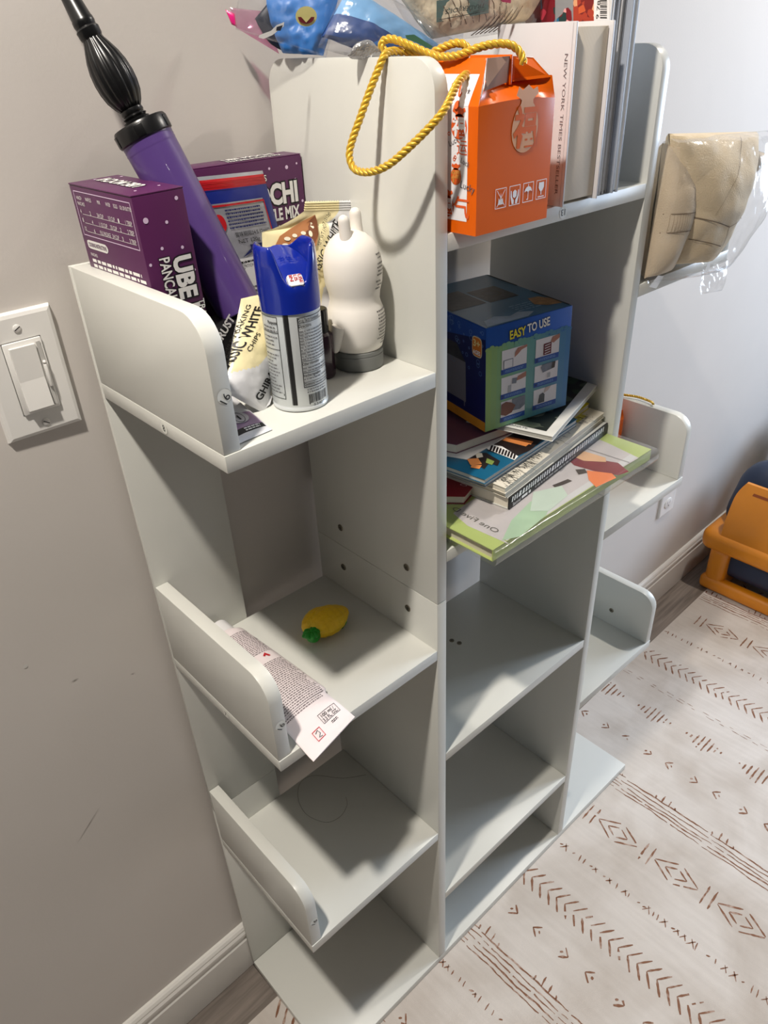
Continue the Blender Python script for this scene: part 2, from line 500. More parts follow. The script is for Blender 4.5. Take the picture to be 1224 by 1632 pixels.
def diamonds(x, y0=-0.255):
    y = y0 + 0.25
    while y > YN:
        for q in (0, 0.0155):
            if y - q < YE: stroke(x - 0.022, y - q, x + 0.022, y - q + 0.001, 0.0032, 0.1)
        c = y - 0.067; w, l = 0.024, 0.047
        if c < YE - 0.03:
            for k in (1.0, 0.5):
                for sx in (1, -1):
                    for sy in (1, -1):
                        # two open halves, left and right arms not quite meeting
                        stroke(x + sx * w * k * 0.92, c + sy * l * k * 0.12, x + sx * w * k * .04, c + sy * l * k * 0.92, 0.003, 0.1, 0.0006)
        y -= 0.125
def comb(x, y0=-0.055):
    y = y0
    while y > YN:
        for k in range(8):
            L = (0.004, 0.010, 0.017, 0.024, 0.026, 0.018, 0.010, 0.004)[k]
            yy = y - k * 0.0115
            if yy < YE: stroke(x + L * .8, yy, x - L, yy + 0.001, 0.0032, 0.12, 0.0005, 0.004)
        y -= 0.121
def dashes(x):
    for dx in (0, 0.008):
        y = YE - dx
        while y > YN:
            stroke(x + dx, y, x + dx, y - RR.uniform(0.008, 0.02), 0.0013); y -= RR.uniform(0.018, 0.04)
dashes(-0.06); line_band(-0.20); v_row(-0.1); chevrons(0.0)
dashes(0.09); v_row(0.12, -.1); dots(0.232); line_band(0.283); v_row(0.39, -0.109, 0.0545); chevrons(0.465); dots(0.56); diamonds(0.658); line_band(0.745)
v_row(0.877, -0.1, 0.0535); comb(0.985); dashes(1.06); chevrons(1.155, faint=.2); dots(1.262); diamonds(1.362); line_band(1.45)
v_row(1.58); comb(1.68); dashes(1.76); chevrons(1.86); diamonds(2.02); line_band(2.12)
r = rug.build('area_rug', base=(0, 0, 0))
tag(r, 'cream rug with faded brown tribal line, chevron and diamond print on the wood floor', 'rug')
r.location = (0, 0.0005 + .0, 0); r.rotation_euler = (0, 0, YAW * 0.9)

# ------------------------------------------------------------------ bookcase
mel = mat('white melamine', (213, 213, 206), 0.33, var=0.008, vscale=12, bump=0.02, bscale=500)
edge = mat('melamine edge band', (226, 226, 216), 0.4, var=0.01)
pen = mat('black pen', (30, 30, 30), 0.6)
stick = mat('sticker paper', (226, 226, 218), 0.6)
metal = mat('dull metal', (150, 142, 128), 0.35, metal=0.9)
dark = mat('dark recess', (40, 38, 34), 0.6)
root = thing('bookcase', (0, YF, 0), 'white open tree-shaped bookcase with staggered shelves against the wall', 'bookcase')
def plate_poly(y0, y1, z0, z1, rf=0.0, rb=0.0, n=8):
    """outline in (y, z); y0 = front, y1 = back; rounded top corners"""
    p = [(y0, z0), (y1, z0)]
    if rb:
        p += [(y1 - rb + rb * math.cos(t), z1 - rb + rb * math.sin(t)) for t in [PI / 2 * k / n for k in range(n + 1)]]
    else: p.append((y1, z1))
    if rf:
        p += [(y0 + rf - rf * math.sin(t), z1 - rf + rf * math.cos(t)) for t in [PI / 2 * k / n for k in range(n + 1)]]
    else: p.append((y0, z1))
    return p
b = MB(); b.box((0, YF, 0.0002), (W, YB, T_), mel, 0.0007); b.build('base_panel', root)
for (x0, x1, segs) in ((0.0, 0.1054, ((T_, 0.425), (0.4254, 1.181))), (W - 0.1054, W, ((T_, 0.425), (0.4254, 1.181)))):
    for z0, z1 in segs:
        b = MB(); b.box((x0, YB, z0), (x1, -G, z1), mel, 0.0004); b.build('back_panel', root)
SEAM = 0.791
YPB = -G
def screw(parent, c, n, r=0.0047):
    """cross-head screw set into a panel; n = outward normal"""
    n = Vector(n); R = n.to_track_quat('Z', 'Y').to_matrix().to_4x4(); T = Matrix.Translation(c) @ R
    s_ = MB()
    s_.lathe([(r, -0.0005), (r, 0.0004), (r * 0.8, 0.0008), (r * 0.72, 0.0004)], metal, T, 20)
    F = lambda a, bb, l=0: T @ Vector((a, bb, 0.0005 + l))
    s_.rect(F, -r * .5, -r * .1, r * .5, r * .1, dark); s_.rect(F, -r * .1, -r * .5, r * .1, r * .5, dark)
    s_.ring(F, 0, 0, r * .8, r * .12, dark)
    return s_.build('screw', parent)
for i, x in enumerate((X1, X2)):
    b = MB(); b.prism(plate_poly(YF, YPB, T_, SEAM - 0.0003), 0, x, x + T_, mel, 0.0006); lo = b.build('side_panel', root)
    b = MB(); b.prism(plate_poly(YF, YPB, SEAM + 0.0003, ZT, 0.024, 0.024), 0, x, x + T_, mel, 0.0006); up = b.build('side_panel', root)
    if i == 0:
        screw(up, (X1 - 0.0002, -0.064, 0.8195), (-1, 0, 0)); screw(lo, (X1 - 0.0002, -0.063, 0.757), (-1, 0, 0))
        screw(up, (X1 - 0.0002, -0.185, 0.8195), (-1, 0, 0)); screw(lo, (X1 - 0.0002, -0.185, 0.758), (-1, 0, 0))
SHELF = {}
def shelf(x0, x1, z, key):
    b = MB(); b.box((x0 + .0002, YF, z - T_), (x1 - .0002, YPB - (.0052 if (x0 == 0 or x1 == W) else 0), z), mel, 0.0007)
    if key == 'L0':
        F = plane((0, 0, 0), (0, -1, 0), (0, 0, 1))
        b.disc(F, 0.137, ZL[0] - T_ / 2, 0.0055, stick); b.text(F, '8', 0.137, ZL[0] - T_ / 2 - .003, 0.006, pen, align='C', rot=0)
    if key == 'L1':
        F = plane((0, 0, 0), (0, -1, 0), (0, 0, 1))
        b.disc(F, 0.132, ZL[1] - T_ / 2, 0.0055, stick); b.text(F, '7', 0.132, ZL[1] - T_ / 2 - .003, 0.006, pen, align='C')
    if key == 'C0':
        F = plane((0, YF, 0), (1, 0, 0), (0, 0, 1))
        b.disc(F, 0.414, ZC[0] - T_ / 2, 0.006, stick); b.text(F, '13', 0.414, ZC[0] - T_ / 2 + .003, 0.006, pen, align='C', rot=180)
    SHELF[key] = b.build('shelf', root)
for i, z in enumerate(ZL): shelf(0, X1, z, 'L%d' % i)
for i, z in enumerate(ZC): shelf(X1 + T_, X2, z, 'C%d' % i)
for i, z in enumerate(ZR): shelf(X2 + T_, W, z, 'R%d' % i)
def end_panel(x0, z, num):
    b = MB(); b.prism(plate_poly(YF + 0.001, YB - .0003, z + .0002, z + 0.1075, 0.028), 0, x0, x0 + T_, mel, 0.0006)
    if num:
        F = plane((x0, YF + 0.001, 0), (1, 0, 0), (0, 0, 1))
        zz = z + (0.047 if x0 < .4 else .024)
        b.disc(F, 0.0088, zz, 0.0062, stick, 0.0001)
        b.ring(F, 0.0088, zz, 0.0063, 0.0003, mat('sticker rim', (196, 194, 186), 0.6), 0.00015)
        b.text(F, '16', 0.0088 + .003, zz - 0.004, 0.0068, pen, align='C', rot=50)
    return b.build('end_panel', root)
for z, n in zip(ZL, (1, 1, 1)): end_panel(0.0003, z, n)
rp = [end_panel(W - T_ - .0003, z, n) for z, n in zip(ZR, (1, 0, 0))]
screw(rp[2], (W - T_ - .0005, -0.155, ZR[2] + .035), (-1, 0, 0)); screw(rp[1], (W - T_ - .0005, -0.165, ZR[1] + .03), (-1, 0, 0))
for (u, v) in ((720, 1021), (732, 1025)):
    p = hit(u, v, 'z', ZC[2]); screw(SHELF['C2'], (p.x, p.y, ZC[2] + .0002), (0, 0, 1), 0.004)

# ------------------------------------------------------------------ light switch and outlet
swm = mat('switch plastic', (232, 230, 226), 0.35, var=0.005)
def wallplate(x0, x1, z0, z1):
    b = MB(); h = 0.0062
    bm = bmesh.new()
    o = [(x0, z0), (x1, z0), (x1, z1), (x0, z1)]; i = 0.0045
    inn = [(x0 + i, z0 + i), (x1 - i, z0 + i), (x1 - i, z1 - i), (x0 + i, z1 - i)]
    vs = [(x, 0.0005, z) for x, z in o] + [(x, -0.0015, z) for x, z in o] + [(x + (1 if x == x0 else -1) * .0015, -h + .001, z + (1 if z == z0 else -1) * .0015) for x, z in o] + [(x, -h, z) for x, z in inn]
    fs = []
    for L in range(3):
        for k in range(4): fs.append((L * 4 + k, L * 4 + (k + 1) % 4, L * 4 + 4 + (k + 1) % 4, L * 4 + 4 + k))
    fs.append((12, 13, 14, 15)); fs.append((3, 2, 1, 0))
    b.add(vs, fs, swm); return b, -h
sw = thing('light_switch', (-0.0563, 0, 1.0373), 'white dimmer light switch plate on the wall left of the bookcase', 'light switch')
b, hy = wallplate(-0.0913, -0.0213, 1.0373, 1.1513)
b.build('wall_plate', sw, sharp=12)
cx, cz = -0.0548, 1.0935
b = MB(); b.frame(lambda a, c, l=0: Vector((a, hy - .0002 - l, c)), cx - .0172, cz - .0338, cx + .0172, cz + .0338, 0.0006, mat('shadow gap', (90, 88, 84), 0.7), 0)
b.box((cx - .0166, hy - .0024, cz - .0332), (cx + .0166, hy + .002, cz + .0332), swm, 0.0008)
b.build('switch_frame', sw)
b = MB()   # rocker: two faces meeting at a shallow ridge
xa, xb = cx - .0128, cx + .0098
yy = hy - .0025
vs = [(xa, yy, cz - .029), (xb, yy, cz - .029), (xb, yy, cz + .029), (xa, yy, cz + .029),
      (xa, yy - .0045, cz - .029), (xb, yy - .0045, cz - .029), (xb, yy - .0015, cz - .002), (xa, yy - .0015, cz - .002), (xb, yy - .0022, cz + .029), (xa, yy - .0022, cz + .029)]
b.add(vs, [(0, 1, 5, 4), (4, 5, 6, 7), (7, 6, 8, 9), (9, 8, 2, 3), (1, 2, 8, 6, 5), (0, 4, 7, 9, 3)], swm)
b.build('rocker', sw, smooth=False, bevel=0.0004)
b = MB(); b.box((cx + .0112, yy - .0008, cz - .03), (cx + .0145, yy + .001, cz + .03), mat('slider slot', (190, 188, 184), 0.5)); b.box((cx + .0115, yy - .0035, cz - .012), (cx + .0142, yy, cz + .009), swm, 0.0008)
b.ball((cx + .013, yy - .002, cz + .011), 0.0016, swm); b.build('dimmer_slider', sw)
for zz in (1.1375, 1.0485):
    T = Matrix.Translation((cx, hy - .0001, zz)) @ Matrix.Rotation(PI / 2, 4, 'X')
    b = MB(); b.lathe([(0.0034, -0.0005), (0.0034, 0.0006), (0.0024, 0.0011)], swm, T, 20)
    F = lambda a, c, l=0: T @ (Matrix.Rotation(.5 if zz > 1.1 else -.6, 4, 'Z') @ Vector((a, c, 0.0011 + l)))
    b.rect(F, -.003, -.0004, .003, .0004, dark); b.build('plate_screw', sw)
ol = thing('wall_outlet', (1.325, 0.027, 0.300), 'white wall outlet low on the wall behind the right side of the bookcase', 'outlet')
b = MB(); vs = None
bb, _ = wallplate(1.29, 1.36, 0.300, 0.414)
b.add([v + Vector((0, 0.0270, 0)) for v in bb.v], bb.f, swm); b.build('wall_plate', ol, sharp=12)
for zz in (0.334, 0.380):
    b = MB(); y0 = 0.0270 - .0062
    b.prism([(1.325 + .017 * math.cos(t), zz + .014 * math.sin(t)) for t in [2 * PI * k / 20 for k in range(20)]], 1, y0 - .0015, y0 + .001, swm, 0.0003)
    F = lambda a, c, l=0: Vector((a, y0 - .0016 - l, c))
    b.rect(F, 1.319, zz - .002, 1.320, zz + .006, dark); b.rect(F, 1.330, zz - .002, 1.331, zz + .006, dark); b.disc(F, 1.325, zz - .007, .002, dark)
    b.build('socket', ol)

# ------------------------------------------------------------------ shared object builders
black = mat('black ink', (22, 20, 20), 0.5)
white = mat('white ink', (238, 236, 232), 0.5)
def boxT(o, w, d, h, rz=0, ry=0, rx=0):
    """matrix for a box whose front-left-bottom corner is o"""
    return Matrix.Translation(o) @ Euler((math.radians(rx), math.radians(ry), math.radians(rz))).to_matrix().to_4x4()
def TF(T, o, u, v):
    o = Vector(o); u = Vector(u); v = Vector(v); n = u.cross(v)
    return lambda a, b_, l=0.0: T @ (o + u * a + v * b_ + n * l)
def pillow(c, nx, ny, thick, crumple=0.0, seed=0, freq=18, edge=0.08, power=0.6):
    """surface functions of a filled pouch on 4 corners c = [bl, br, tr, tl]: front(s, t, lift), back(s, t, lift)"""
    c = [Vector(x) for x in c]
    N = (c[1] - c[0]).cross(c[3] - c[0]).normalized()
    def base(s_, t_):
        return (c[0] * (1 - s_) + c[1] * s_) * (1 - t_) + (c[3] * (1 - s_) + c[2] * s_) * t_
    def side(sg):
        def f(s_, t_, l=0.0):
            s2, t2 = min(max(s_, 0), 1), min(max(t_, 0), 1)
            p = base(s_, t_)
            e = (max(0, 4 * s2 * (1 - s2)) ** power) * (max(0, 4 * t2 * (1 - t2)) ** (power * .8))
            q = p * freq + Vector((seed * 3.1, seed * 1.7, sg * 5))
            nz = noise.noise(q) + .5 * abs(noise.noise(q * 2.3)) + .25 * noise.noise(q * 5)
            return p + N * (sg * (thick / 2 * e + l) + crumple * nz * (0.25 + 0.75 * e))
        return f
    return side(1), side(-1)
def pillow_mesh(mb, fr_, bk, nx, ny, mfun):
    for f, flip in ((fr_, False), (bk, True)):
        vs = [f(i / nx, j / ny) for j in range(ny + 1) for i in range(nx + 1)]
        groups = {}
        for j in range(ny):
            for i in range(nx):
                q = j * (nx + 1) + i
                fc = (q, q + 1, q + nx + 2, q + nx + 1)
                if flip: fc = fc[::-1]
                groups.setdefault(mfun((i + .5) / nx, (j + .5) / ny, flip), []).append(fc)
        b0 = len(mb.v); mb.v += vs
        for m, fs in groups.items():
            k = mb.mi(m)
            for fc in fs: mb.f.append(tuple(b0 + x for x in fc)); mb.m.append(k)
Z1 = ZL[0]

# ------------------------------------------------------------------ pancake mix boxes
purple = mat('purple carton', (84, 32, 78), 0.38, var=0.05, vscale=8)
purple_d = mat('dark purple carton side', (86, 34, 80), 0.38, var=0.05, vscale=8)
dots_m = mat('lilac dots', (222, 198, 224), 0.5)
def carton(T, w, d, h, mtop, mside):
    b = MB(); t = 0.0
    b.box((0, 0, 0), (w, d, h), mside, 0.0008, T)
    return b
T = boxT((0.018, -0.1341, Z1 + .0003), 0, 0, 0, 1.5738, -1.0)
w, d, h = 0.0438, 0.1045, 0.1742
pk = thing('pancake_mix_box', (0.04, -0.08, Z1), 'purple pancake mix box with cooking instructions on its side, behind the top left end panel', 'food box', 'purple pancake mix boxes')
b = MB()
# carton body without its lid, and a slightly lifted lid flap
b.box((0, 0, 0), (w, d, h - .0012), purple, 0.0006, T)
FR = TF(T, (0, 0, 0), (1, 0, 0), (0, 0, 1))       # front (narrow) face
SD = TF(T, (0, d, 0), (0, -1, 0), (0, 0, 1))      # left (wide) face, a runs to the front
ot = (black, 0.03)
b.text(FR, 'UBE MOCHI', 0.0235, h - .050, 0.0150, white, width=0.098, bold=0.045, rot=-90, outline=(black, 0.10), lift=.0005)
b.text(FR, 'PANCAKE & WAFFLE MIX', 0.0115, h - .048, 0.0088, white, width=0.1, bold=0.02, rot=-90, outline=(black, 0.07), lift=.0005)
b.text(FR, "TRADER JOE'S", 0.0385, h - .086, 0.0052, white, width=0.045, bold=0.015, rot=-90, outline=(black, 0.05), lift=.0005)
for a, c, r_ in ((.0075, .1555, .0022), (.0245, .1515, .0013), (.0365, .167, .0015), (.016, .1335, .0013), (.0335, .131, .0013), (.0035, .1235, .0012), (.0405, .112, .001)):
    b.disc(FR, a, c, r_, dots_m)
b.frame(SD, 0.005, h - .040, d - .004, h - .005, 0.0007, dots_m)
sp = dots_m
for txt, a in (('4-INCH', .009), ('WAFFLES', .025), ('MIX', .046), ('WATER', .060), ('EGGS', .073), ('OIL OR BUTTER', .083)):
    b.text(SD, txt, a, h - .0115, 0.0028, white, width=len(txt) * .00135 + .001)
b.text(SD, 'PANCAKES', .009, h - .0158, 0.0026, white, width=.0125)
for k, row in enumerate((('4', '2', '3/4 CUP', '1/3 CUP', '1', '1 TBSP.'), ('8', '4', '1 1/2 CUP', '2/3 CUP', '2', '2 TBSP.'), ('12', '6', 'FULL PACKAGE', '3/4 CUP', '3', '3 TBSP.'))):
    y = h - .0222 - k * .0068
    for txt, a in zip(row, (.010, .027, .040 if k < 2 else .038, .059, .075, .087)):
        b.text(SD, txt, a, y, .0032, white, width=len(txt) * .00145 + .0006)
    b.rect(SD, .013, y - .0006, d - .008, y - .0003, white)
RRn = lambda F, a0, b0, a1, b1, m: b.poly(F, [(a0 + (b1 - b0) / 2, b0), (a1 - (b1 - b0) / 2, b0), (a1 - (b1 - b0) * .15, b0 + (b1 - b0) * .2), (a1, (b0 + b1) / 2), (a1 - (b1 - b0) * .15, b1 - (b1 - b0) * .2), (a1 - (b1 - b0) / 2, b1), (a0 + (b1 - b0) / 2, b1), (a0 + .0006, b1 - .0008), (a0, (b0 + b1) / 2), (a0 + .0006, b0 + .0008)], m, .0002)
RRn(SD, .007, h - .0505, .044, h - .0435, white)
b.text(SD, 'COOKING INSTRUCTIONS', .0095, h - .0485, .0032, purple_d, width=.032, bold=.02, lift=.0004)
b.text(SD, 'PANCAKES:', .009, h - .0565, .0026, white, width=.012)
b.scrawl(SD, .009, d - .004, h - .0615, 9, .0044, .0026, white, 3)
b.text(SD, 'WAFFLES:', .009, h - .104, .0026, white, width=.012)
b.scrawl(SD, .009, d - .008, h - .110, 8, .0046, .0026, white, 5)
b.build('carton', pk, sharp=30)
b = MB()
b.box((-.0004, 0.0, h - .0011), (w + .0004, d, h), purple, 0.0003, T)
TP = TF(T, (0, 0, h + .0001), (0, 1, 0), (-1, 0, 0))
b.text(TP, 'UBE MOCHI', .03, -.030, .012, white, width=.062, bold=.02, outline=(black, .06), rot=0)
for a, c in ((.015, -.012), (.02, -.035), (.098, -.02), (.09, -.04)): b.disc(TP, a, c, .0012, dots_m)
b.build('lid_flap', pk)

T = boxT((0.100, -0.0560, Z1 + .0003), 0, 0, 0, 0.0)
w, d, h = 0.1300, 0.028, 0.1750
pk = thing('pancake_mix_box', (0.165, -0.05, Z1), 'purple pancake mix box facing forward against the wall behind the red and blue pouch', 'food box', 'purple pancake mix boxes')
b = MB(); b.box((0, 0, 0), (w, d, h - .001), purple, 0.0006, T)
FR = TF(T, (0, 0, 0), (1, 0, 0), (0, 0, 1))
b.text(FR, "TRADER JOE'S", .066, h - .019, .0052, white, width=.043, bold=.015, outline=(black, .05), align='C', lift=.0005)
b.text(FR, 'UBE MOCHI', w - .009, h - .0405, .0172, white, width=.102, bold=.045, outline=(black, .10), align='R', lift=.0005)
b.text(FR, 'PANCAKE & WAFFLE MIX', w - .008, h - .0555, .0105, white, width=.112, bold=.035, outline=(black, .06), align='R', lift=.0005)
b.text(FR, 'WAFFLE & PANCAKE MIX', w - .007, h - .0685, .0080, white, width=.10, bold=.03, align='R', lift=.0005)
for a, c, r_ in ((.112, h - .010, .0017), (.121, h - .022, .0015), (.127, h - .042, .0013), (.092, h - .009, .0012), (.124, h - .008, .001), (.06, h - .012, .0015), (.03, h - .02, .002), (.124, h - .090, .0016), (.105, h - .09, .0014), (.02, .05, .002), (.1, .04, .002)):
    b.disc(FR, a, c, r_, dots_m)
b.build('carton', pk, sharp=30)
b = MB(); b.box((-.0003, 0.0005, h - .0009), (w + .0003, d, h), purple, 0.0003, T)
TP = TF(T, (0, 0, h + .0001), (1, 0, 0), (0, 1, 0))
b.text(TP, 'UBE MOCHI', .082, .014, .009, white, width=.055, bold=.02, outline=(black, .06), align='C', lift=.0005)
b.text(TP, 'PANCAKE & WAFFLE MIX', .082, .004, .006, white, width=.06, bold=.02, outline=(black, .06), align='C', lift=.0005)
b.build('lid_flap', pk)

# ------------------------------------------------------------------ balloon pump
pvi = mat('violet plastic', (84, 60, 122), 0.32, var=0.02, coat=0.2)
bpl = mat('black glossy plastic', (14, 14, 15), 0.3, var=0.02)
bot = Vector((0.1045, -0.114, 1.138)); col_ = Vector((0.0690, -0.066, 1.280))
ax = (col_ - bot).normalized()
T = Matrix.Translation(bot) @ ax.to_track_quat('Z', 'Y').to_matrix().to_4x4()
L = (col_ - bot).length
pump = thing('balloon_pump', tuple(bot), 'purple hand balloon pump with black ribbed handle leaning against the wall', 'balloon pump')
R0 = 0.0214
b = MB(); b.lathe([(R0 * .93, 0), (R0 * .97, .001), (R0 * .97, .004)] + [(R0 * (.965 + .035 * t), .004 + (L - .02) * t) for t in (0, .25, .5, .75, .97)] + [(R0 * 1.0, L - .012)] +
               [(R0 * (1.0 + (.012 if k % 2 else 0)), L - .011 + k * .0012) for k in range(6)] + [(R0, L - .003), (R0 * .8, L)], pvi, T, 56)
b.build('barrel', pump)
b = MB(); b.lathe([(R0 * 1.0, L - .004), (R0 * 1.07, L - .003), (R0 * 1.07, L + .0065), (R0 * 1.02, L + .0085), (R0 * .6, L + .0095), (.008, L + .010)], bpl, T, 56, lambda a, z: 1.0)
for k in range(5):
    a = 2 * PI * k / 5 + .4; q = T @ Matrix.Rotation(a, 4, 'Z')
    b.box((R0 * 1.03, -.0035, L - .0025), (R0 * 1.09, .0035, L + .0062), bpl, .0004, q)
b.build('collar', pump)
b = MB()
b.lathe([(.0105, L + .009), (.011, L + .0115), (.0088, L + .0125), (.0102, L + .014), (.0085, L + .0155), (.0095, L + .017), (.009, L + .0195)], bpl, T, 32)
hl = [(.0085, .019), (.0115, .023), (.0145, .029), (.0160, .036), (.0164, .043), (.0156, .051), (.0136, .0585), (.0108, .065), (.0086, .0695), (.0078, .072)]
b.lathe([(r_, L + z) for r_, z in hl], bpl, T, 112, lambda a, z: 1 - .055 * (0.5 + 0.5 * math.cos(14 * a)) ** 3)
b.build('handle', pump, sharp=60)
b = MB()
b.lathe([(.0078, L + .071), (.0088, L + .073), (.0092, L + .078), (.0080, L + .0795), (.0086, L + .082), (.0084, L + .085), (.0080, L + .0855), (.0036, L + .142), (.0026, L + .144)], bpl, T, 32)
b.build('nozzle', pump, sharp=40)

# black carton of snacks below the pump
blk = mat('black carton', (18, 17, 19), 0.4)
b = MB(); T = boxT((0.064, -0.137, Z1 + .0004), 0, 0, 0, 4)
b.box((0, 0, 0), (.062, .034, .062), blk, .001, T)
FR = TF(T, (0, 0, 0), (1, 0, 0), (0, 0, 1))
_P = FR(0, 0); _N = (FR(1, 0) - FR(0, 0)).cross(FR(0, 1) - FR(0, 0)).normalized(); _A = onplane(349, 552, _P, _N); _B = onplane(374, 508, _P, _N); _U = _B - _A; _V = _N.cross(_U).normalized() * .0075
b.text(lambda a, c, l=0: _A + _U * a + _V * c + _N * l, 'CRUST', 0, 0, 1, white, width=1, bold=.03)
o = b.build('black_box', base=(0.09, -0.14, Z1)); tag(o, 'small black box with white letters under the foot of the purple pump', 'box')

# red and blue foil salt pouch
red = mat('red foil', (190, 24, 34), 0.25, var=0.05, coat=.3); blu = mat('blue foil', (24, 40, 130), 0.28, var=0.05, coat=.3)
silv = mat('silver foil', (186, 188, 196), 0.3, metal=0.55, var=0.06, vscale=60, bump=.4, bscale=80)
lab = mat('white label', (226, 226, 226), 0.5)
pc = [Vector((.1225, -.0735, Z1 + .001)), Vector((.205, -.0735, Z1 + .001)), Vector((.1735, -.0725, 1.2415)), Vector((.0985, -.0725, 1.2445))]
fr_, bk = pillow(pc, 1, 1, .011, .0011, 3, 26)
def pm(s_, t_, flip):
    if t_ > .985: return silv
    if t_ > .925: return red
    if t_ < .03 or flip: return blu
    if s_ < .1 or s_ > .885 or t_ > .86: return blu
    return silv
b = MB(); pillow_mesh(b, fr_, bk, 40, 60, pm)
F = lambda a, c, l=0: fr_(a, c, l + .0004)
b.rect(F, .1, .85, .885, .86, red, .0002, 12); b.rect(F, .1, .2, .115, .86, red, .0002, 1, 16); b.rect(F, .87, .2, .885, .86, red, .0002, 1, 16)
for k in range(3): b.rect(F, 0, .935 + k * .016, 1, .938 + k * .016, mat('red foil shade', (150, 16, 26), .3), .0003, 12)
navy = mat('navy ink', (26, 34, 96), .5)
b.scrawl(F, .3, .84, .825, 6, .018, .008, navy, 8)
b.text(F, '賞味期限24.5.12+H2', .34, .69, .02, black, width=.5)
b.text(F, 'NET 120g', .36, .655, .02, black, width=.3)
b.disc(F, .2, .77, .07, red, .0004, .045)
b.rect(F, .5, .61, .86, .64, navy, .0003, 4); b.poly(F, [(.36, .58), (.5, .60), (.5, .62)], navy)
b.rect(F, .16, .04, .95, .575, lab, .0003, 10, 10)
b.text(F, 'NUTRITION FACTS', .27, .525, .016, black, width=.34)
b.scrawl(F, .25, .92, .55, 1, .02, .010, black, 9, lift=.0005)
for y in (.515, .445, .43): b.rect(F, .28, y, .74, y + .006, black, .0006)
b.text(F, '180', .74, .455, .02, black, width=.11); b.scrawl(F, .27, .9, .41, 15, .022, .009, mat('grey ink', (90, 90, 92), .6), 11, lift=.0005)
o = b.build('foil_pouch', base=(.15, -.07, Z1)); tag(o, 'red, blue and silver foil pouch with a white label standing before the forward-facing purple box', 'pouch')

# ------------------------------------------------------------------ white chocolate chip bags
cream = mat('cream foil', (236, 224, 178), 0.33, var=0.03, bump=.35, bscale=90, coat=.2)
wfoil = mat('white foil', (226, 226, 228), 0.25, var=0.04, bump=.35, bscale=90, coat=.3)
brown = mat('chocolate brown print', (120, 70, 42), .45, var=.2, vscale=90); brown2 = mat('light brown print', (176, 118, 74), .45)
chip = mat('white chip print', (240, 232, 208), .5)
# bag leaning at the back right, crimped top in view
cB = [Vector((.112, -.134, Z1 + .012)), Vector((.176, -.138, Z1 + .002)), hit(558, 350, 'y', -.126), hit(417, 370, 'y', -.122)]
fB, bB = pillow(cB, 1, 1, .024, .0022, 6, 22)
def pmB(s_, t_, flip):
    if flip: return wfoil
    return wfoil if s_ > .70 - .02 * math.sin(t_ * 5) else cream
b = MB(); pillow_mesh(b, fB, bB, 44, 64, pmB)
# crimp
crv = []
N_ = 40
up = (cB[3] - cB[0]).normalized(); nrm = (cB[1] - cB[0]).cross(up).normalized()
cl, cr_ = hit(484, 337, 'y', -.124), hit(563, 335, 'y', -.124)
tl, tr = hit(486, 322, 'y', -.124), hit(563, 320, 'y', -.124)
for i in range(N_ + 1):
    s_ = i / N_
    e0 = fB(s_, 1.0); e1 = cl.lerp(cr_, s_); e2 = tl.lerp(tr, s_)
    for j in range(7):
        t_ = j / 6; tt = t_ ** .6
        q = e0.lerp(Vector((e0.x + (e1.x - e0.x) * (t_ ** 1.6), e1.y, e1.z)), 1.0); q = Vector((e0.x + (e1.x - e0.x) * t_ ** .75, e0.y + (e1.y - e0.y) * t_, e0.z + (e1.z - e0.z) * t_ ** 1.3))
        crv.append(q + nrm * ((.0008) * math.sin(PI * t_) * (1 + .5 * math.sin(s_ * 19))))
    for j in range(1, 9):
        crv.append(e1.lerp(e2, j / 8) + nrm * (.0005 * (1 if j % 2 else -1)) + up * (.0008 if (i % 2 and j == 8) else 0))
NJ = 15
b.add(crv, [(i * NJ + j, (i + 1) * NJ + j, (i + 1) * NJ + j + 1, i * NJ + j + 1) for i in range(int(N_ * .72)) for j in range(NJ - 1)], cream)
b.add(crv, [(i * NJ + j, (i + 1) * NJ + j, (i + 1) * NJ + j + 1, i * NJ + j + 1) for i in range(int(N_ * .72), N_) for j in range(NJ - 1)], wfoil)
NB = (cB[1] - cB[0]).cross(cB[3] - cB[0]).normalized()
def px_on(f, P, Nn, flift):
    """printing frame for a near-flat bag: photo outlines laid on its plane, then pushed onto the bulging face"""
    def g(u, v, l=0.0):
        p = onplane(u, v, P, Nn); return p + Nn * (flift + l)
    return g
def inv_bilin(f, p, c):
    # project a plane point into the bag's (s, t)
    s_, t_ = .5, .5
    for _ in range(12):
        def B(s1, t1): return (c[0] * (1 - s1) + c[1] * s1) * (1 - t1) + (c[3] * (1 - s1) + c[2] * s1) * t1
        r_ = B(s_, t_) - p; ds = (B(s_ + .01, t_) - B(s_, t_)) / .01; dt = (B(s_, t_ + .01) - B(s_, t_)) / .01
        a11, a12, a22 = ds.dot(ds), ds.dot(dt), dt.dot(dt); b1, b2 = r_.dot(ds), r_.dot(dt); D = a11 * a22 - a12 * a12
        s_ -= (b1 * a22 - b2 * a12) / D; t_ -= (a11 * b2 - a12 * b1) / D
    return s_, t_
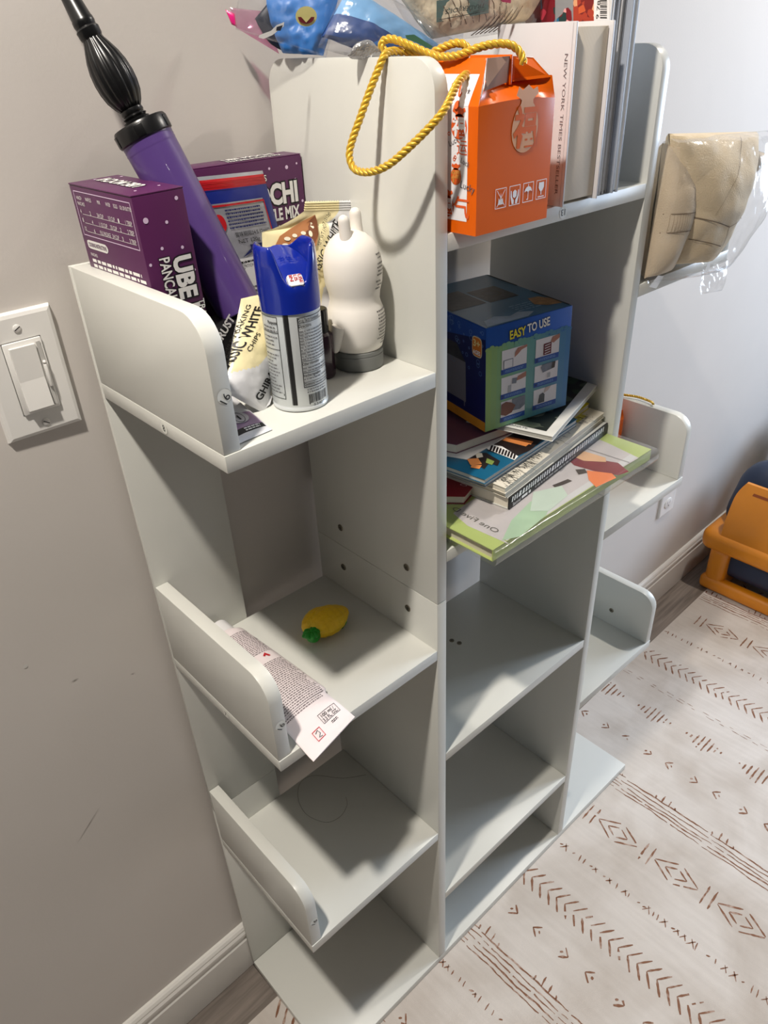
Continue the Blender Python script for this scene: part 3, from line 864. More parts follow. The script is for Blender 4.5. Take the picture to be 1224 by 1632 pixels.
def surf_text(mb, f, c, txt, p0, p1, hpx_pt, m, bold=0.0, lift=.0005, outline=None):
    """text whose baseline runs p0 -> p1 and whose capitals reach hpx_pt, laid on bag surface f"""
    c = [Vector(x) for x in c]; Nn = (c[1] - c[0]).cross(c[3] - c[0]).normalized()
    A = inv_bilin(f, onplane(*p0, c[0], Nn), c); Bq = inv_bilin(f, onplane(*p1, c[0], Nn), c); Cq = inv_bilin(f, onplane(*hpx_pt, c[0], Nn), c)
    ux, uy = Bq[0] - A[0], Bq[1] - A[1]; vx, vy = Cq[0] - A[0], Cq[1] - A[1]
    F = lambda a, b_, l=0.0: f(A[0] + ux * a + vx * b_, A[1] + uy * a + vy * b_, l)
    mb.text(F, txt, 0, 0, 1.0, m, width=1.0, bold=bold, lift=lift, outline=outline)
def surf_poly(mb, f, c, pts, m, lift=.0004):
    c = [Vector(x) for x in c]; Nn = (c[1] - c[0]).cross(c[3] - c[0]).normalized()
    q = [inv_bilin(f, onplane(*p, c[0], Nn), c) for p in pts]
    cx_ = sum(x for x, _ in q) / len(q); cy_ = sum(y for _, y in q) / len(q)
    vs = [f(cx_, cy_, lift)]; n = len(q); fs = []
    K = 3
    for k in range(1, K + 1):
        for x, y in q: vs.append(f(cx_ + (x - cx_) * k / K, cy_ + (y - cy_) * k / K, lift))
    for i in range(n): fs.append((0, 1 + i, 1 + (i + 1) % n))
    for k in range(1, K):
        for i in range(n):
            a = 1 + (k - 1) * n; d_ = 1 + k * n
            fs.append((a + i, d_ + i, d_ + (i + 1) % n, a + (i + 1) % n))
    mb.add(vs, fs, m, flat=True)
surf_poly(b, fB, cB, [(430, 395), (440, 376), (456, 366), (480, 352), (495, 345), (500, 342), (503, 352), (500, 372), (494, 390), (480, 402), (450, 402)], brown2, .0026)
surf_poly(b, fB, cB, [(484, 358), (492, 350), (500, 343), (503, 352), (499, 374), (490, 388), (480, 372)], brown, .0029)
for (u, v, rx_, ry_) in ((450, 380, 5, 3.2), (462, 375, 4, 3), (476, 371, 4, 3), (446, 390, 5, 3), (487, 372, 3, 5), (493, 359, 2.5, 5), (458, 388, 4, 2.6), (470, 386, 3.5, 2.4)):
    surf_poly(b, fB, cB, [(u + rx_ * math.cos(k * PI / 5), v + ry_ * math.sin(k * PI / 5)) for k in range(10)], chip, .0032)
surf_text(b, fB, cB, 'CLASSIC WHITE', (484, 452), (541, 357), (475, 444), black, .012, lift=.0022)
surf_text(b, fB, cB, 'CHIPS', (522, 415), (533, 394), (517, 411), black, .0, lift=.0022)
surf_text(b, fB, cB, 'NET WT 11OZ (312g)', (500, 392), (525, 340), (496, 389), black, .0, lift=.0026)
o = b.build('chocolate_chip_bag', base=(.16, -.13, Z1), sharp=60)
tag(o, 'baking chips bag with crimped top standing between spray can and white bottle', 'food bag', 'bags of white baking chips')
# bag slumped at the front left
cA = [hit(357, 624, 'y', -.184), hit(424, 661, 'y', -.184), hit(462, 458, 'y', -.132), hit(384, 476, 'y', -.148)]
fA, bA = pillow(cA, 1, 1, .020, .003, 9, 24)
NA = (cA[1] - cA[0]).cross(cA[3] - cA[0]).normalized()
def pmA(s_, t_, flip):
    if flip: return wfoil
    return wfoil if (t_ < .32 + .25 * (s_ - .5) + .5 * max(0, s_ - .45)) else cream
b = MB(); pillow_mesh(b, fA, bA, 40, 56, pmA)
tip = fA(.86, .01)
b.add([tip, tip + Vector((.010, .002, .0015)), tip + Vector((.016, .006, .006)), tip + Vector((.006, .008, .014))], [(0, 1, 2, 3)], wfoil)
surf_text(b, fA, cA, 'PREMIUM BAKING', (354, 582), (394, 488), (349, 578), black, .0)
surf_text(b, fA, cA, 'CLASSIC WHITE', (355, 601), (409, 492), (345, 594), black, .02)
surf_text(b, fA, cA, 'CHIPS', (386, 564), (400, 536), (381, 560), black, .0)
surf_text(b, fA, cA, 'GHIRARDELLI', (410, 640), (450, 545), (399, 635), black, .03)
o = b.build('chocolate_chip_bag', base=(.09, -.17, Z1), sharp=60)
tag(o, 'cream and white baking chips bag slumped between the end panel and spray can', 'food bag', 'bags of white baking chips')

# purple and white pouch lying flat at the front corner
pur = mat('lilac pouch print', (150, 122, 152), .4)
cP = [Vector((.0158, -.2255, Z1 + .001)), Vector((.0525, -.2235, Z1 + .001)), Vector((.0625, -.150, Z1 + .006)), Vector((.018, -.150, Z1 + .006))]
fP, bP = pillow(cP, 1, 1, .007, .0008, 4, 30)
b = MB(); pillow_mesh(b, fP, bP, 24, 30, lambda s_, t_, fl: wfoil if (fl or t_ < .1 or s_ > .97) else (black if t_ < .2 else (pur if t_ < .5 else wfoil)))
b.scrawl(fP, .45, .87, .155, 2, .04, .022, white, 5, lift=.0006)
b.disc(fP, .58, .40, .22, mat('grey seal', (196, 192, 196), .5), .0007, .13); b.ring(fP, .58, .40, .12, .012, black, .0009); b.poly(fP, [(.56, .34), (.60, .34), (.60, .46), (.56, .43)], black, .001)
o = b.build('snack_pouch', base=(.04, -.19, Z1)); tag(o, 'lilac and white pouch lying flat under the slumped bag at the shelf corner', 'pouch')

# ------------------------------------------------------------------ spray can
can_w = mat('white painted can', (214, 218, 218), .3, metal=.15, var=.01, coat=.2)
cap_b = mat('blue cap plastic', (14, 38, 146), .22, var=.02, coat=.5)
cc = Vector((.104, -.194, Z1)); CR = .0243; CH = .0855
can = thing('spray_can', tuple(cc), 'silver white aerosol spray can with a dark blue cap and drug facts label', 'spray can')
T = Matrix.Translation(cc)
b = MB(); b.lathe([(.019, .002), (.0215, .0003), (CR * .99, .0012), (CR * 1.0, .003), (CR * .965, .0045), (CR * .965, .0055), (CR * .985, .0065), (CR * .985, CH), (CR * .9, CH + .002), (.012, CH + .012)], can_w, T, 72)
def CF(off):
    a0 = math.radians(-124.5)
    R_ = CR * .985
    return lambda a, z, l=0: cc + Vector(((R_ + .0001 + l) * math.cos(a0 + a / R_), (R_ + .0001 + l) * math.sin(a0 + a / R_), z))
F = CF(0)
dg = lambda x: math.radians(x) * CR * .985
b.rect(F, dg(-16), .007, dg(-7), CH - .001, black, .0002, 4, 4)
b.rect(F, dg(-17.4), .007, dg(-16.6), CH - .001, black, .0002, 1, 1)
b.frame(F, dg(-80), .012, dg(-30), CH - .003, .0005, black, .0002, 12)
for z in (.069, .055): b.rect(F, dg(-80), z, dg(-30), z + .0005, black, .0003, 10)
b.text(F, 'Purpose', dg(-31), .0765, .0026, black, width=.009, bold=.02, align='R')
glp = mat('grey label print', (112, 112, 114), .5)
b.scrawl(F, dg(-70), dg(-32), .073, 2, .0028, .0011, glp, 21); b.scrawl(F, dg(-70), dg(-33), .065, 3, .0032, .0010, glp, 22, fill=.6)
b.scrawl(F, dg(-72), dg(-33), .050, 12, .0030, .0010, glp, 23, fill=.5)
b.poly(F, [(dg(-34), .0145), (dg(-32), .016), (dg(-34), .0175)], black)
b.frame(F, dg(9), .022, dg(100), CH - .004, .0006, black, .0002, 16)
b.text(F, 'Drug Facts (continued)', dg(11), CH - .0078, .0026, black, width=.0215, bold=.015)
b.text(F, 'Directions', dg(11), CH - .0125, .0027, black, width=.011, bold=.015)
for z in (CH - .0088, .0445, .0345, .0265): b.rect(F, dg(9), z, dg(100), z + .0004, black, .0003, 16)
b.scrawl(F, dg(11), dg(95), CH - .016, 10, .0026, .0009, glp, 24, fill=.7)
b.text(F, 'Other information', dg(11), .0415, .0024, black, width=.0165, bold=.015); b.scrawl(F, dg(11), dg(95), .0385, 2, .0026, .0009, glp, 25)
b.text(F, 'Inactive ingredients', dg(11), .0315, .0024, black, width=.0175, bold=.015); b.scrawl(F, dg(11), dg(95), .0290, 1, .0026, .0009, glp, 26)
b.text(F, 'Questions?', dg(11), .0238, .0024, black, width=.0095, bold=.015); b.scrawl(F, dg(36), dg(95), .024, 1, .0026, .0009, glp, 27)
b.scrawl(F, dg(15), dg(70), .0195, 2, .0024, .0009, glp, 28)
x = 17; RB = random.Random(9)
while x < 66:
    w_ = RB.choice((.7, .7, 1.4, 2.0)); b.rect(F, dg(x), .0075 if x > 19 else .0065, dg(x + w_), .0155, black, .0002, 1); x += w_ + RB.choice((.8, 1.2))
b.text(F, '53402', dg(26), .0045, .0022, black, width=.012)
b.build('body', can, sharp=35)
# cap: skirt with two scoops, dished button
n = 96; b = MB(); a_front = math.radians(-107.5); a_back = a_front + PI
def dz(a, c0, wdt):
    return abs((a - c0 + PI) % (2 * PI) - PI) / wdt
H0, H1 = CH - .001, .1355
def top(a):
    def nt_(c0, wd, dep, k):
        q = min(1, max(0, (1 - dz(a, c0, math.radians(wd))) * k)); return dep * q * q * (3 - 2 * q)
    z = H1 - nt_(a_front, 50, .028, 1.5) - nt_(math.radians(72), 62, .008, 1.6)
    return z
vs = []; fs = []
rings = [(CR * 1.02, 0), (CR * 1.02, .35), (CR * 1.02, .7), (CR * 1.0, .93), (CR * .96, .985), (CR * .92, 1.0), (CR * .87, .985), (CR * .84, .9), (CR * .8, .45)]
for (r_, t_) in rings:
    for k in range(n):
        a = 2 * PI * k / n; z = H0 + (top(a) - H0) * t_
        vs.append(cc + Vector((r_ * math.cos(a), r_ * math.sin(a), z)))
for i in range(len(rings) - 1):
    for k in range(n): fs.append((i * n + k, i * n + (k + 1) % n, (i + 1) * n + (k + 1) % n, (i + 1) * n + k))
b.add(vs, fs, cap_b)
fdir = Vector((math.cos(a_front), math.sin(a_front), 0)); sdir = Vector((-fdir.y, fdir.x, 0))
# button: slopes down to the front, saddle shaped
vs = []; fs = []; M_ = 16
for i in range(M_ + 1):
    for k in range(40):
        a = 2 * PI * k / 40; r_ = CR * .80 * i / M_
        x, y = r_ * math.cos(a), r_ * math.sin(a)       # x towards the front
        z = .1220 - .36 * x - 22 * max(0, x) ** 2 - 16 * y * y + .0006 * math.sin(x * 2600) * (1 if abs(y) < .006 and -.004 < x < .006 else 0)
        z = min(max(z, CH + .010), .1300)
        vs.append(cc + fdir * x + sdir * y + Vector((0, 0, z)))
for i in range(M_):
    for k in range(40): fs.append((i * 40 + k, i * 40 + (k + 1) % 40, (i + 1) * 40 + (k + 1) % 40, (i + 1) * 40 + k))
b.add(vs, fs, cap_b)
capo = b.build('cap', can, sharp=50)
b = MB()
tlt = math.radians(48); nb_ = fdir * math.cos(tlt) + Vector((0, 0, math.sin(tlt))); ub_ = Vector((0, 0, math.cos(tlt))) - fdir * math.sin(tlt)
ob_ = cc + fdir * (CR * .83) + Vector((0, 0, .1095))
Fb = lambda a, c, l=0: ob_ + sdir * a + ub_ * c + nb_ * l
b.prism([(x_, y_) for x_, y_ in ((-.0048, -.0050), (.0048, -.0050), (.0062, -.0036), (.0062, .0036), (.0048, .0050), (-.0048, .0050), (-.0062, .0036), (-.0062, -.0036))], 2, -.003, .0012, mat('white nozzle', (232, 232, 234), .4), .0003,
        Matrix.Translation(ob_) @ Matrix(((sdir.x, ub_.x, nb_.x, 0), (sdir.y, ub_.y, nb_.y, 0), (sdir.z, ub_.z, nb_.z, 0), (0, 0, 0, 1))))
rdi = mat('red ink', (190, 40, 48), .5)
for k, tx in enumerate(('IN', 'US', 'USE')):
    b.text(lambda a, c, l=0: Fb(a, c, .0014 + l), tx, -.0046 + k * .0036, .0042, .0028, rdi, width=.0026 * len(tx), rot=-90, bold=.01)
b.build('spray_nozzle', can)

# dark little bottles tucked behind the can
dpl = mat('dark plum plastic', (48, 22, 38), .25, coat=.4)
def small_bottle(x, y, hb, rb, name, label, hc=.02, mcap=bpl):
    r_ = thing(name, (x, y, Z1), label, 'bottle')
    T = Matrix.Translation((x, y, Z1 + .0002))
    b = MB(); b.lathe([(rb * .9, 0), (rb, .002), (rb, hb * .82), (rb * .92, hb * .92), (rb * .6, hb)], dpl, T, 32); b.build('bottle_body', r_)
    b = MB(); b.lathe([(rb * .72, hb - .001), (rb * .72, hb + hc - .001), (rb * .66, hb + hc), (rb * .3, hb + hc + .0002)], mcap, T, 32, lambda a, z: 1 + .02 * math.cos(16 * a)); b.build('bottle_cap', r_)
small_bottle(.1545, -.1615, .044, .0125, 'small_bottle', 'small dark plum bottle with black cap between the spray can and the white bottle')
small_bottle(.182, -.112, .055, .012, 'small_bottle', 'dark maroon bottle half hidden behind the white bottle', .02, dpl)

# ------------------------------------------------------------------ white animal-shaped lotion bottle
wb_m = mat('matte white soft plastic', (236, 231, 223), .45, var=.008)
gry = mat('grey cap plastic', (118, 120, 118), .5, var=.01)
c0 = Vector((.197, -.164, Z1))
an = thing('lotion_bottle', tuple(c0), 'white rounded animal-shaped lotion bottle standing upside down on a grey cap', 'lotion bottle')
T = Matrix.Translation(c0 + Vector((0, 0, .0002)))
b = MB(); b.lathe([(.022, 0), (.0238, .0006), (.0243, .002), (.0243, .0135), (.0238, .0138), (.0238, .0142), (.0243, .0145), (.0243, .0178), (.0225, .0185)], gry, T, 64)
F = lambda a, z, l=0: c0 + Vector(((.0244 + l) * math.cos(-.95 + a / .0244), (.0244 + l) * math.sin(-.95 + a / .0244), z))
b.poly(F, [(.006, .004), (.0072, .0055), (.0066, .0075), (.0055, .0055)], black)
b.build('bottle_cap', an)
b = MB()
pr = [(.0225, .0182), (.0238, .0195), (.0262, .028), (.0275, .037), (.0278, .045), (.0270, .053), (.0247, .0590), (.0232, .0640), (.0240, .071), (.0264, .080), (.0270, .089), (.0269, .096), (.0258, .103), (.0234, .110), (.0195, .116), (.0140, .1205), (.0072, .1232), (.001, .124)]
def arm(b, p0, p1, r0, r1):
    p0, p1 = Vector(p0), Vector(p1); n_ = 10
    path = [p0.lerp(p1, i / n_) for i in range(n_ + 1)]; rr = [r0 + (r1 - r0) * i / n_ for i in range(n_ + 1)]
    d_ = (p1 - p0).normalized()
    for i, q in enumerate((.35, .65, .85, .97)):
        path.append(p1 + d_ * r1 * q); rr.append(r1 * math.sqrt(max(.0, 1 - q * q)))
    b.tube(path, rr, wb_m, 20)
b.lathe(pr, wb_m, T, 72)
def at(u, v, y): return hit(u, v, 'y', y)
vr = Vector(_CR @ Vector((1, 0, 0))); vr.z = 0; vr.normalize()
def pix_arm(u0, v0, u1, v1, dep, r0, r1):
    P = c0 + Vector((0, 0, .1)); Nn = Vector((-.567, -.824, 0))
    a = onplane(u0, v0, P + Nn * dep, Nn); c = onplane(u1, v1, P + Nn * dep, Nn); arm(b, a, c, r0, r1)
pix_arm(553, 392, 547.5, 352, .010, .0056, .0050)
pix_arm(569, 375, 566, 340, -.012, .0058, .0052)
pix_arm(541, 520, 534, 555, .019, .0070, .0046)
for (z0, nrow, a0, sd_, w_) in ((.105, 2, 54, 1, 10), (.097, 4, 48, 2, 20), (.082, 3, 46, 4, 14), (.055, 9, 42, 5, 34), (.028, 2, 52, 6, 18)):
    def RZ(z):
        for i in range(len(pr) - 1):
            if pr[i][1] <= z <= pr[i + 1][1]:
                f = (z - pr[i][1]) / (pr[i + 1][1] - pr[i][1]); return pr[i][0] + (pr[i + 1][0] - pr[i][0]) * f
        return .025
    def F(a, z, l=0):
        A = math.radians(-124.5 + a); r_ = RZ(z) + .0002 + l
        return c0 + Vector((r_ * math.cos(A), r_ * math.sin(A), z))
    R2 = random.Random(sd_)
    for k in range(nrow):
        a = a0 + R2.uniform(-3, 3); e = a0 + w_ + R2.uniform(-2, 8)
        while a < e:
            s_ = R2.uniform(1.5, 5); b.rect(F, a, z0 - k * .0031, min(a + s_, e), z0 - k * .0031 + .0013, mat('grey print on bottle', (96, 92, 90), .5)); a += s_ + 1.6
b.build('bottle_body', an, sharp=60)

# ------------------------------------------------------------------ second shelf: cream tube and pineapple toy
Z2 = ZL[1]
tub = mat('pale pink tube', (236, 224, 224), .35, var=.01, coat=.2)
tb = thing('hand_cream_tube', (.065, -.13, Z2), 'pale pink squeeze tube printed with fine text lying beside the end panel, crimped end overhanging', 'tube')
yy_ = [(-.252, .0345, .0008), (-.246, .0345, .0012), (-.225, .0335, .0045), (-.19, .031, .0085), (-.15, .0275, .0115), (-.11, .0245, .013), (-.075, .022, .0138), (-.055, .0205, .0142), (-.05, .014, .0138)]
nseg = 40
def tube_pt(t_, a, l=0):
    """t_ 0..1 along the tube, a = angle"""
    k = t_ * (len(yy_) - 1); i = min(int(k), len(yy_) - 2); f = k - i
    y = yy_[i][0] + (yy_[i + 1][0] - yy_[i][0]) * f; hw = yy_[i][1] + (yy_[i + 1][1] - yy_[i][1]) * f; hh = yy_[i][2] + (yy_[i + 1][2] - yy_[i][2]) * f
    cx_ = .0635 - (.004 if y < -.2 else 0) + (y + .25) * -.02
    sk = (y + .25) * 0
    ca, sa = math.cos(a), math.sin(a)
    x = cx_ + (hw + l) * (abs(ca) ** .9) * (1 if ca > 0 else -1); z = Z2 + .0006 + hh + (hh + l) * sa
    # the crimp runs at a slight slant
    y2 = y + (x - cx_) * .22 * max(0, (-.18 - y) / .07)
    return Vector((x, y2, z))
b = MB(); NT = 48; vs = []; fs = []
for i in range(NT + 1):
    for k in range(nseg): vs.append(tube_pt(i / NT, 2 * PI * k / nseg))
for i in range(NT):
    for k in range(nseg): fs.append((i * nseg + k, i * nseg + (k + 1) % nseg, (i + 1) * nseg + (k + 1) % nseg, (i + 1) * nseg + k))
fs.append(tuple(range(nseg))); fs.append(tuple(NT * nseg + k for k in range(nseg - 1, -1, -1)))
b.add(vs, fs, tub)
# printing on the upper face: a = across (x), c = along (y)
def ttop(x, y):
    for i in range(len(yy_) - 1):
        if yy_[i][0] <= y <= yy_[i + 1][0]:
            f = (y - yy_[i][0]) / (yy_[i + 1][0] - yy_[i][0]); hw = yy_[i][1] + (yy_[i + 1][1] - yy_[i][1]) * f; hh = yy_[i][2] + (yy_[i + 1][2] - yy_[i][2]) * f; break
    else: hw, hh = yy_[0][1:] if y < -.2 else yy_[-1][1:]
    q = min(1, abs(x) / hw); return Z2 + .0006 + hh + hh * math.sqrt(max(0, 1 - q ** 2.2))
# print is turned about 30 degrees against the tube
def TT(a, c, l=0):
    x, y = a, c
    cx_ = .0635 - (.004 if y < -.2 else 0) + (y + .25) * -.02
    yq = y + x * .22 * max(0, (-.18 - y) / .07)
    return Vector((cx_ + x, yq, ttop(x, y) + .0004 + l))
gi = mat('grey fine print', (120, 108, 110), .5)
R3 = random.Random(12)
y = -.206
while y < -.065:
    w2 = .028 - (y + .2) * .06
    x = -w2 + R3.uniform(0, .002); e = w2 - R3.uniform(0, .006)
    if not (-.13 < y < -.112):
        while x < e:
            s_ = R3.uniform(.0012, .004); b.rect(TT, x, y, min(x + s_, e), y + .0011, gi, .0001, 2); x += s_ + .0009
    y += .0027
b.frame(TT, .002, -.2335, .0275, -.2215, .0005, black, .0002, 4)
b.text(TT, '100 ml /', .005, -.2272, .0038, black, width=.0185, bold=.015, lift=.0004); b.text(TT, '3.3 FL. OZ.', .004, -.2322, .0038, black, width=.021, bold=.015, lift=.0004)
b.scrawl(TT, .010, .020, -.2372, 2, .0017, .0009, black, 3)
b.frame(TT, -.016, -.2425, -.0045, -.2315, .0007, rdi, .0003)
b.tube([TT(-.013, -.235, .0002), TT(-.009, -.233, .0002), TT(-.008, -.237, .0002), TT(-.012, -.240, .0002), TT(-.008, -.2405, .0002)], .0004, black, 6)
b.poly(TT, [(.004, -.118), (.0085, -.114), (.012, -.121), (.0095, -.122), (.0075, -.118), (.0055, -.120)], rdi, .0005)
b.build('tube_body', tb, sharp=50)
b = MB(); b.lathe([(.0125, 0), (.0135, .001), (.0135, .022), (.012, .0235)], mat('white tube cap', (228, 226, 226), .35), Matrix.Translation((.0595, -.0505, Z2 + .0148)) @ Matrix.Rotation(-PI / 2, 4, 'X'), 40)
b.build('tube_cap', tb)

yel = mat('yellow rubber', (250, 204, 30), .4, var=.06, vscale=60, sss=.1, bump=.4, bscale=260); grn = mat('green rubber', (34, 150, 40), .35, var=.05)
pa = Vector((.158, -.108, Z2)); d_ = Vector((.0735, -.002, 0)).normalized()
pine = thing('pineapple_toy', tuple(pa), 'small yellow pineapple toy with green leaf crown lying on the shelf', 'toy')
Tq = Matrix.Translation(pa + Vector((.004, -.003, .0155))) @ Matrix.Rotation(math.radians(-1), 4, 'Z')
def bumpy(b, T, rx_, ry_, rz_, m, nb=11, amp=.035, tipx=0.0):
    n1, n2 = 80, 48; vs = []; fs = []
    for j in range(n2 + 1):
        ph = PI * j / n2
        for i in range(n1):
            th = 2 * PI * i / n1
            f = 1 + amp * math.cos(nb * th + ph * 9) * math.cos(nb * th - ph * 9) * math.sin(ph)
            x = -math.cos(ph); r_ = math.sin(ph)
            xx = x * rx_ * f + tipx * max(0, x) ** 6
            vs.append(T @ Vector((xx, r_ * math.cos(th) * ry_ * f, r_ * math.sin(th) * rz_ * f)))
    for j in range(n2):
        for i in range(n1): fs.append((j * n1 + i, j * n1 + (i + 1) % n1, (j + 1) * n1 + (i + 1) % n1, (j + 1) * n1 + i))
    b.add(vs, fs, m)
b = MB(); bumpy(b, Tq, .0275, .0215, .0160, yel, 9, .03, .006)
b.build('fruit_body', pine, sharp=80)
b = MB(); bumpy(b, Tq @ Matrix.Translation((-.008, .0085, -.001)) @ Matrix.Rotation(.35, 4, 'Z'), .0235, .0165, .0146, yel, 9, .02)
b.build('fruit_half', pine, sharp=80)
b = MB()
cr = Tq @ Vector((-.027, -.009, -.001))
for k in range(10):
    a = k * 2.4; el = .3 + .25 * (k % 3); R_ = .0135
    dd = Vector((math.cos(a) * .8, math.sin(a) * .8, math.sin(el * 2) * .6 + .1)).normalized()
    base_ = cr + Vector((0, 0, -.002)); tipp = base_ + dd * R_ + Vector((-.003, -.002, 0)); mid = base_.lerp(tipp, .5) + Vector((0, 0, .003))
    tipp.z = max(tipp.z, Z2 + .002)
    b.tube(crom([base_, mid, tipp], 4), [.0045, .0055, .0058, .0056, .005, .0042, .0034, .0024, .0008], grn, 8)
b.ball(cr, .0092, grn)
b.build('leaf_crown', pine, sharp=60)
b = MB(); e = Tq @ Vector((.0315, 0, 0)); b.tube([Tq @ Vector((.026, 0, -.002)), e, e + Vector((.003, .001, -.002))], [.004, .0028, .001], grn, 10)
b.tube([Tq @ Vector((.024, -.009, -.010)), Tq @ Vector((.012, -.0155, -.009)), Tq @ Vector((.02, -.0125, -.008))], .0012, grn, 6); b.build('stem_tip', pine)

# ------------------------------------------------------------------ orange gift box on the top centre shelf
org = mat('orange coated card', (224, 98, 12), .3, var=.02, spec=.22)
ora_d = mat('orange print', (226, 96, 40), .4)
gold_p = mat('pale gold print', (214, 140, 66), .45)
kraft = mat('unprinted card inside', (150, 122, 106), .85, spec=.1)
whp = mat('white printed card', (240, 238, 240), .35, coat=.2)
Zc = ZC[0]
def gift_box(name, x0, y0, z0, w, d, hb, ht, label, full=True, xr=None):
    """gable box: x0, y0 = front left bottom corner; hb shoulder height; ht ridge height"""
    g = thing(name, (x0 + w / 2, y0 + d / 2, z0), label, 'gift box')
    A = lambda x, y, z: Vector((x0 + x, y0 + y, z0 + z))
    b = MB()
    # body with gently bulging front
    fr_l, fr_r = .0205, w - .0205
    hb2 = hb
    vs = [A(0, 0, 0), A(w, 0, 0), A(w, d, 0), A(0, d, 0), A(0, 0, hb), A(w, 0, hb), A(w, d, hb), A(0, d, hb)]
    NX, NZ = 12, 14; fv = []
    for j in range(NZ + 1):
        for i in range(NX + 1):
            s_, t_ = i / NX, j / NZ
            bu = .0022 * (4 * s_ * (1 - s_)) ** .6 * (t_ ** 3)
            fv.append(A(w * s_, -bu, hb * t_ + .0025 * (4 * s_ * (1 - s_)) * t_ ** 6))
    b.add(fv, [(j * (NX + 1) + i, j * (NX + 1) + i + 1, (j + 1) * (NX + 1) + i + 1, (j + 1) * (NX + 1) + i) for j in range(NZ) for i in range(NX)], org)
    b.add(vs, [(0, 3, 2, 1), (2, 3, 7, 6)], org)
    b.add([vs[3], vs[0], vs[4], vs[7]], [(0, 1, 2, 3)], org); b.add([vs[1], vs[2], vs[6], vs[5]], [(0, 1, 2, 3)], org)
    b.build('box_body', g, smooth=True, sharp=40)
    # roof side panels, each a thin card leaning in to the ridge
    def card(p, name_, th=.0007, m=org, mi=kraft):
        p = [Vector(q) for q in p]; n = (p[1] - p[0]).cross(p[2] - p[0]).normalized() * th
        c = MB(); k = len(p)
        c.add(p, [tuple(range(k))], m); c.add([q - n for q in p], [tuple(reversed(range(k)))], mi)
        c.add(p + [q - n for q in p], [(i, (i + 1) % k, k + (i + 1) % k, k + i) for i in range(k)], whp)
        return c
    lt = [A(0, 0, hb), A(0, d, hb), A(.020, d - .012, ht), A(.020, .010, ht)]
    rt = [A(w, d, hb), A(w, 0, hb), A(w - .0055, .001, hb + .016), A(w - .020, .010, ht - .0015), A(w - .020, d - .012, ht - .0015)]
    c = card(list(reversed(lt)), 'roof_panel'); lo_ = c.build('roof_panel', g, smooth=False)
    c = card(list(reversed(rt)), 'roof_panel'); c.build('roof_panel', g, smooth=False)
    # front gusset: a sagging triangular panel pushed in under the ridge, with two folded wings
    NX = 16; NZ = 8; fv = []
    for j in range(NZ + 1):
        for i in range(NX + 1):
            s_, t_ = i / NX, j / NZ
            xl = .0 + (.008) * t_; xr_ = w - .006 * t_
            x = xl + (xr_ - xl) * s_
            mid = 1 - abs(2 * s_ - 1)
            y = .0 + .030 * t_ * (mid ** .8) - .0022 * (1 - t_) ** 2 * (4 * s_ * (1 - s_)) ** .6
            z = hb + .0025 * (4 * s_ * (1 - s_)) * (1 - t_) + (.020 - .003 * abs(2 * s_ - 1)) * t_
            fv.append(A(x, y, z))
    b = MB(); b.add(fv, [(j * (NX + 1) + i, j * (NX + 1) + i + 1, (j + 1) * (NX + 1) + i + 1, (j + 1) * (NX + 1) + i) for j in range(NZ) for i in range(NX)], org)
    b.build('front_gusset', g)
    apex = A(w * .46, .028, hb + .0165)
    mid_t = A(w * .53, .012, ht)
    q = [A(.020, .0102, ht - .0004), A(.0085, .002, hb + .010), apex, A(w * .46, .020, hb + .022), A(w * .515, .013, ht - .018), A(w * .525, .0125, ht)]
    c = card([q[0], q[1], q[2], q[4], q[5]], 'wing', m=kraft, mi=org); c.build('folded_wing', g, smooth=False)
    q = [A(w * .545, .0125, ht), A(w * .55, .013, ht - .018), apex + Vector((.002, .0005, 0)), A(w - .0065, .0015, hb + .0155), A(w - .020, .0102, ht - .002)]
    c = card(list(reversed(q)), 'wing', m=org, mi=org); c.build('folded_wing', g, smooth=False)
    b = MB(); b.box(A(w * .535 - .0012, .0115, ht - .020), A(w * .535 + .0012, d - .02, ht + .001), org, .0003); b.build('ridge_fin', g)
    return g, A, lo_
ow, od, oh, orh = .0975, .076, .0965, .1285
gb_, A, lroof = gift_box('gift_box', .2537, -.2612, Zc + .0003, ow, od, oh, orh, 'orange paper gift box with gold cord handle beside the thick white book')
gb_body = [c for c in gb_.children if c.name.startswith('box_body')][0]
# printing goes onto one thin printed sleeve that follows the box walls
b = MB()
FRo = TF(Matrix.Translation(A(0, -.0006, 0)), (0, 0, 0), (1, 0, 0), (0, 0, 1))
FRm = lambda a, c, l=0: Vector((A(a, 0, 0).x, A(0, 0, 0).y - .0022 * (4 * min(max(a / ow, 0), 1) * (1 - min(max(a / ow, 0), 1))) ** .6 * (min(c / oh, 1)) ** 3 - .00015 - l, A(0, 0, c).z + (.0025 * 4 * (a / ow) * (1 - a / ow) * (min(c / oh, 1)) ** 6)))
LSo = plane(A(0, od, 0), (0, -1, 0), (0, 0, 1))
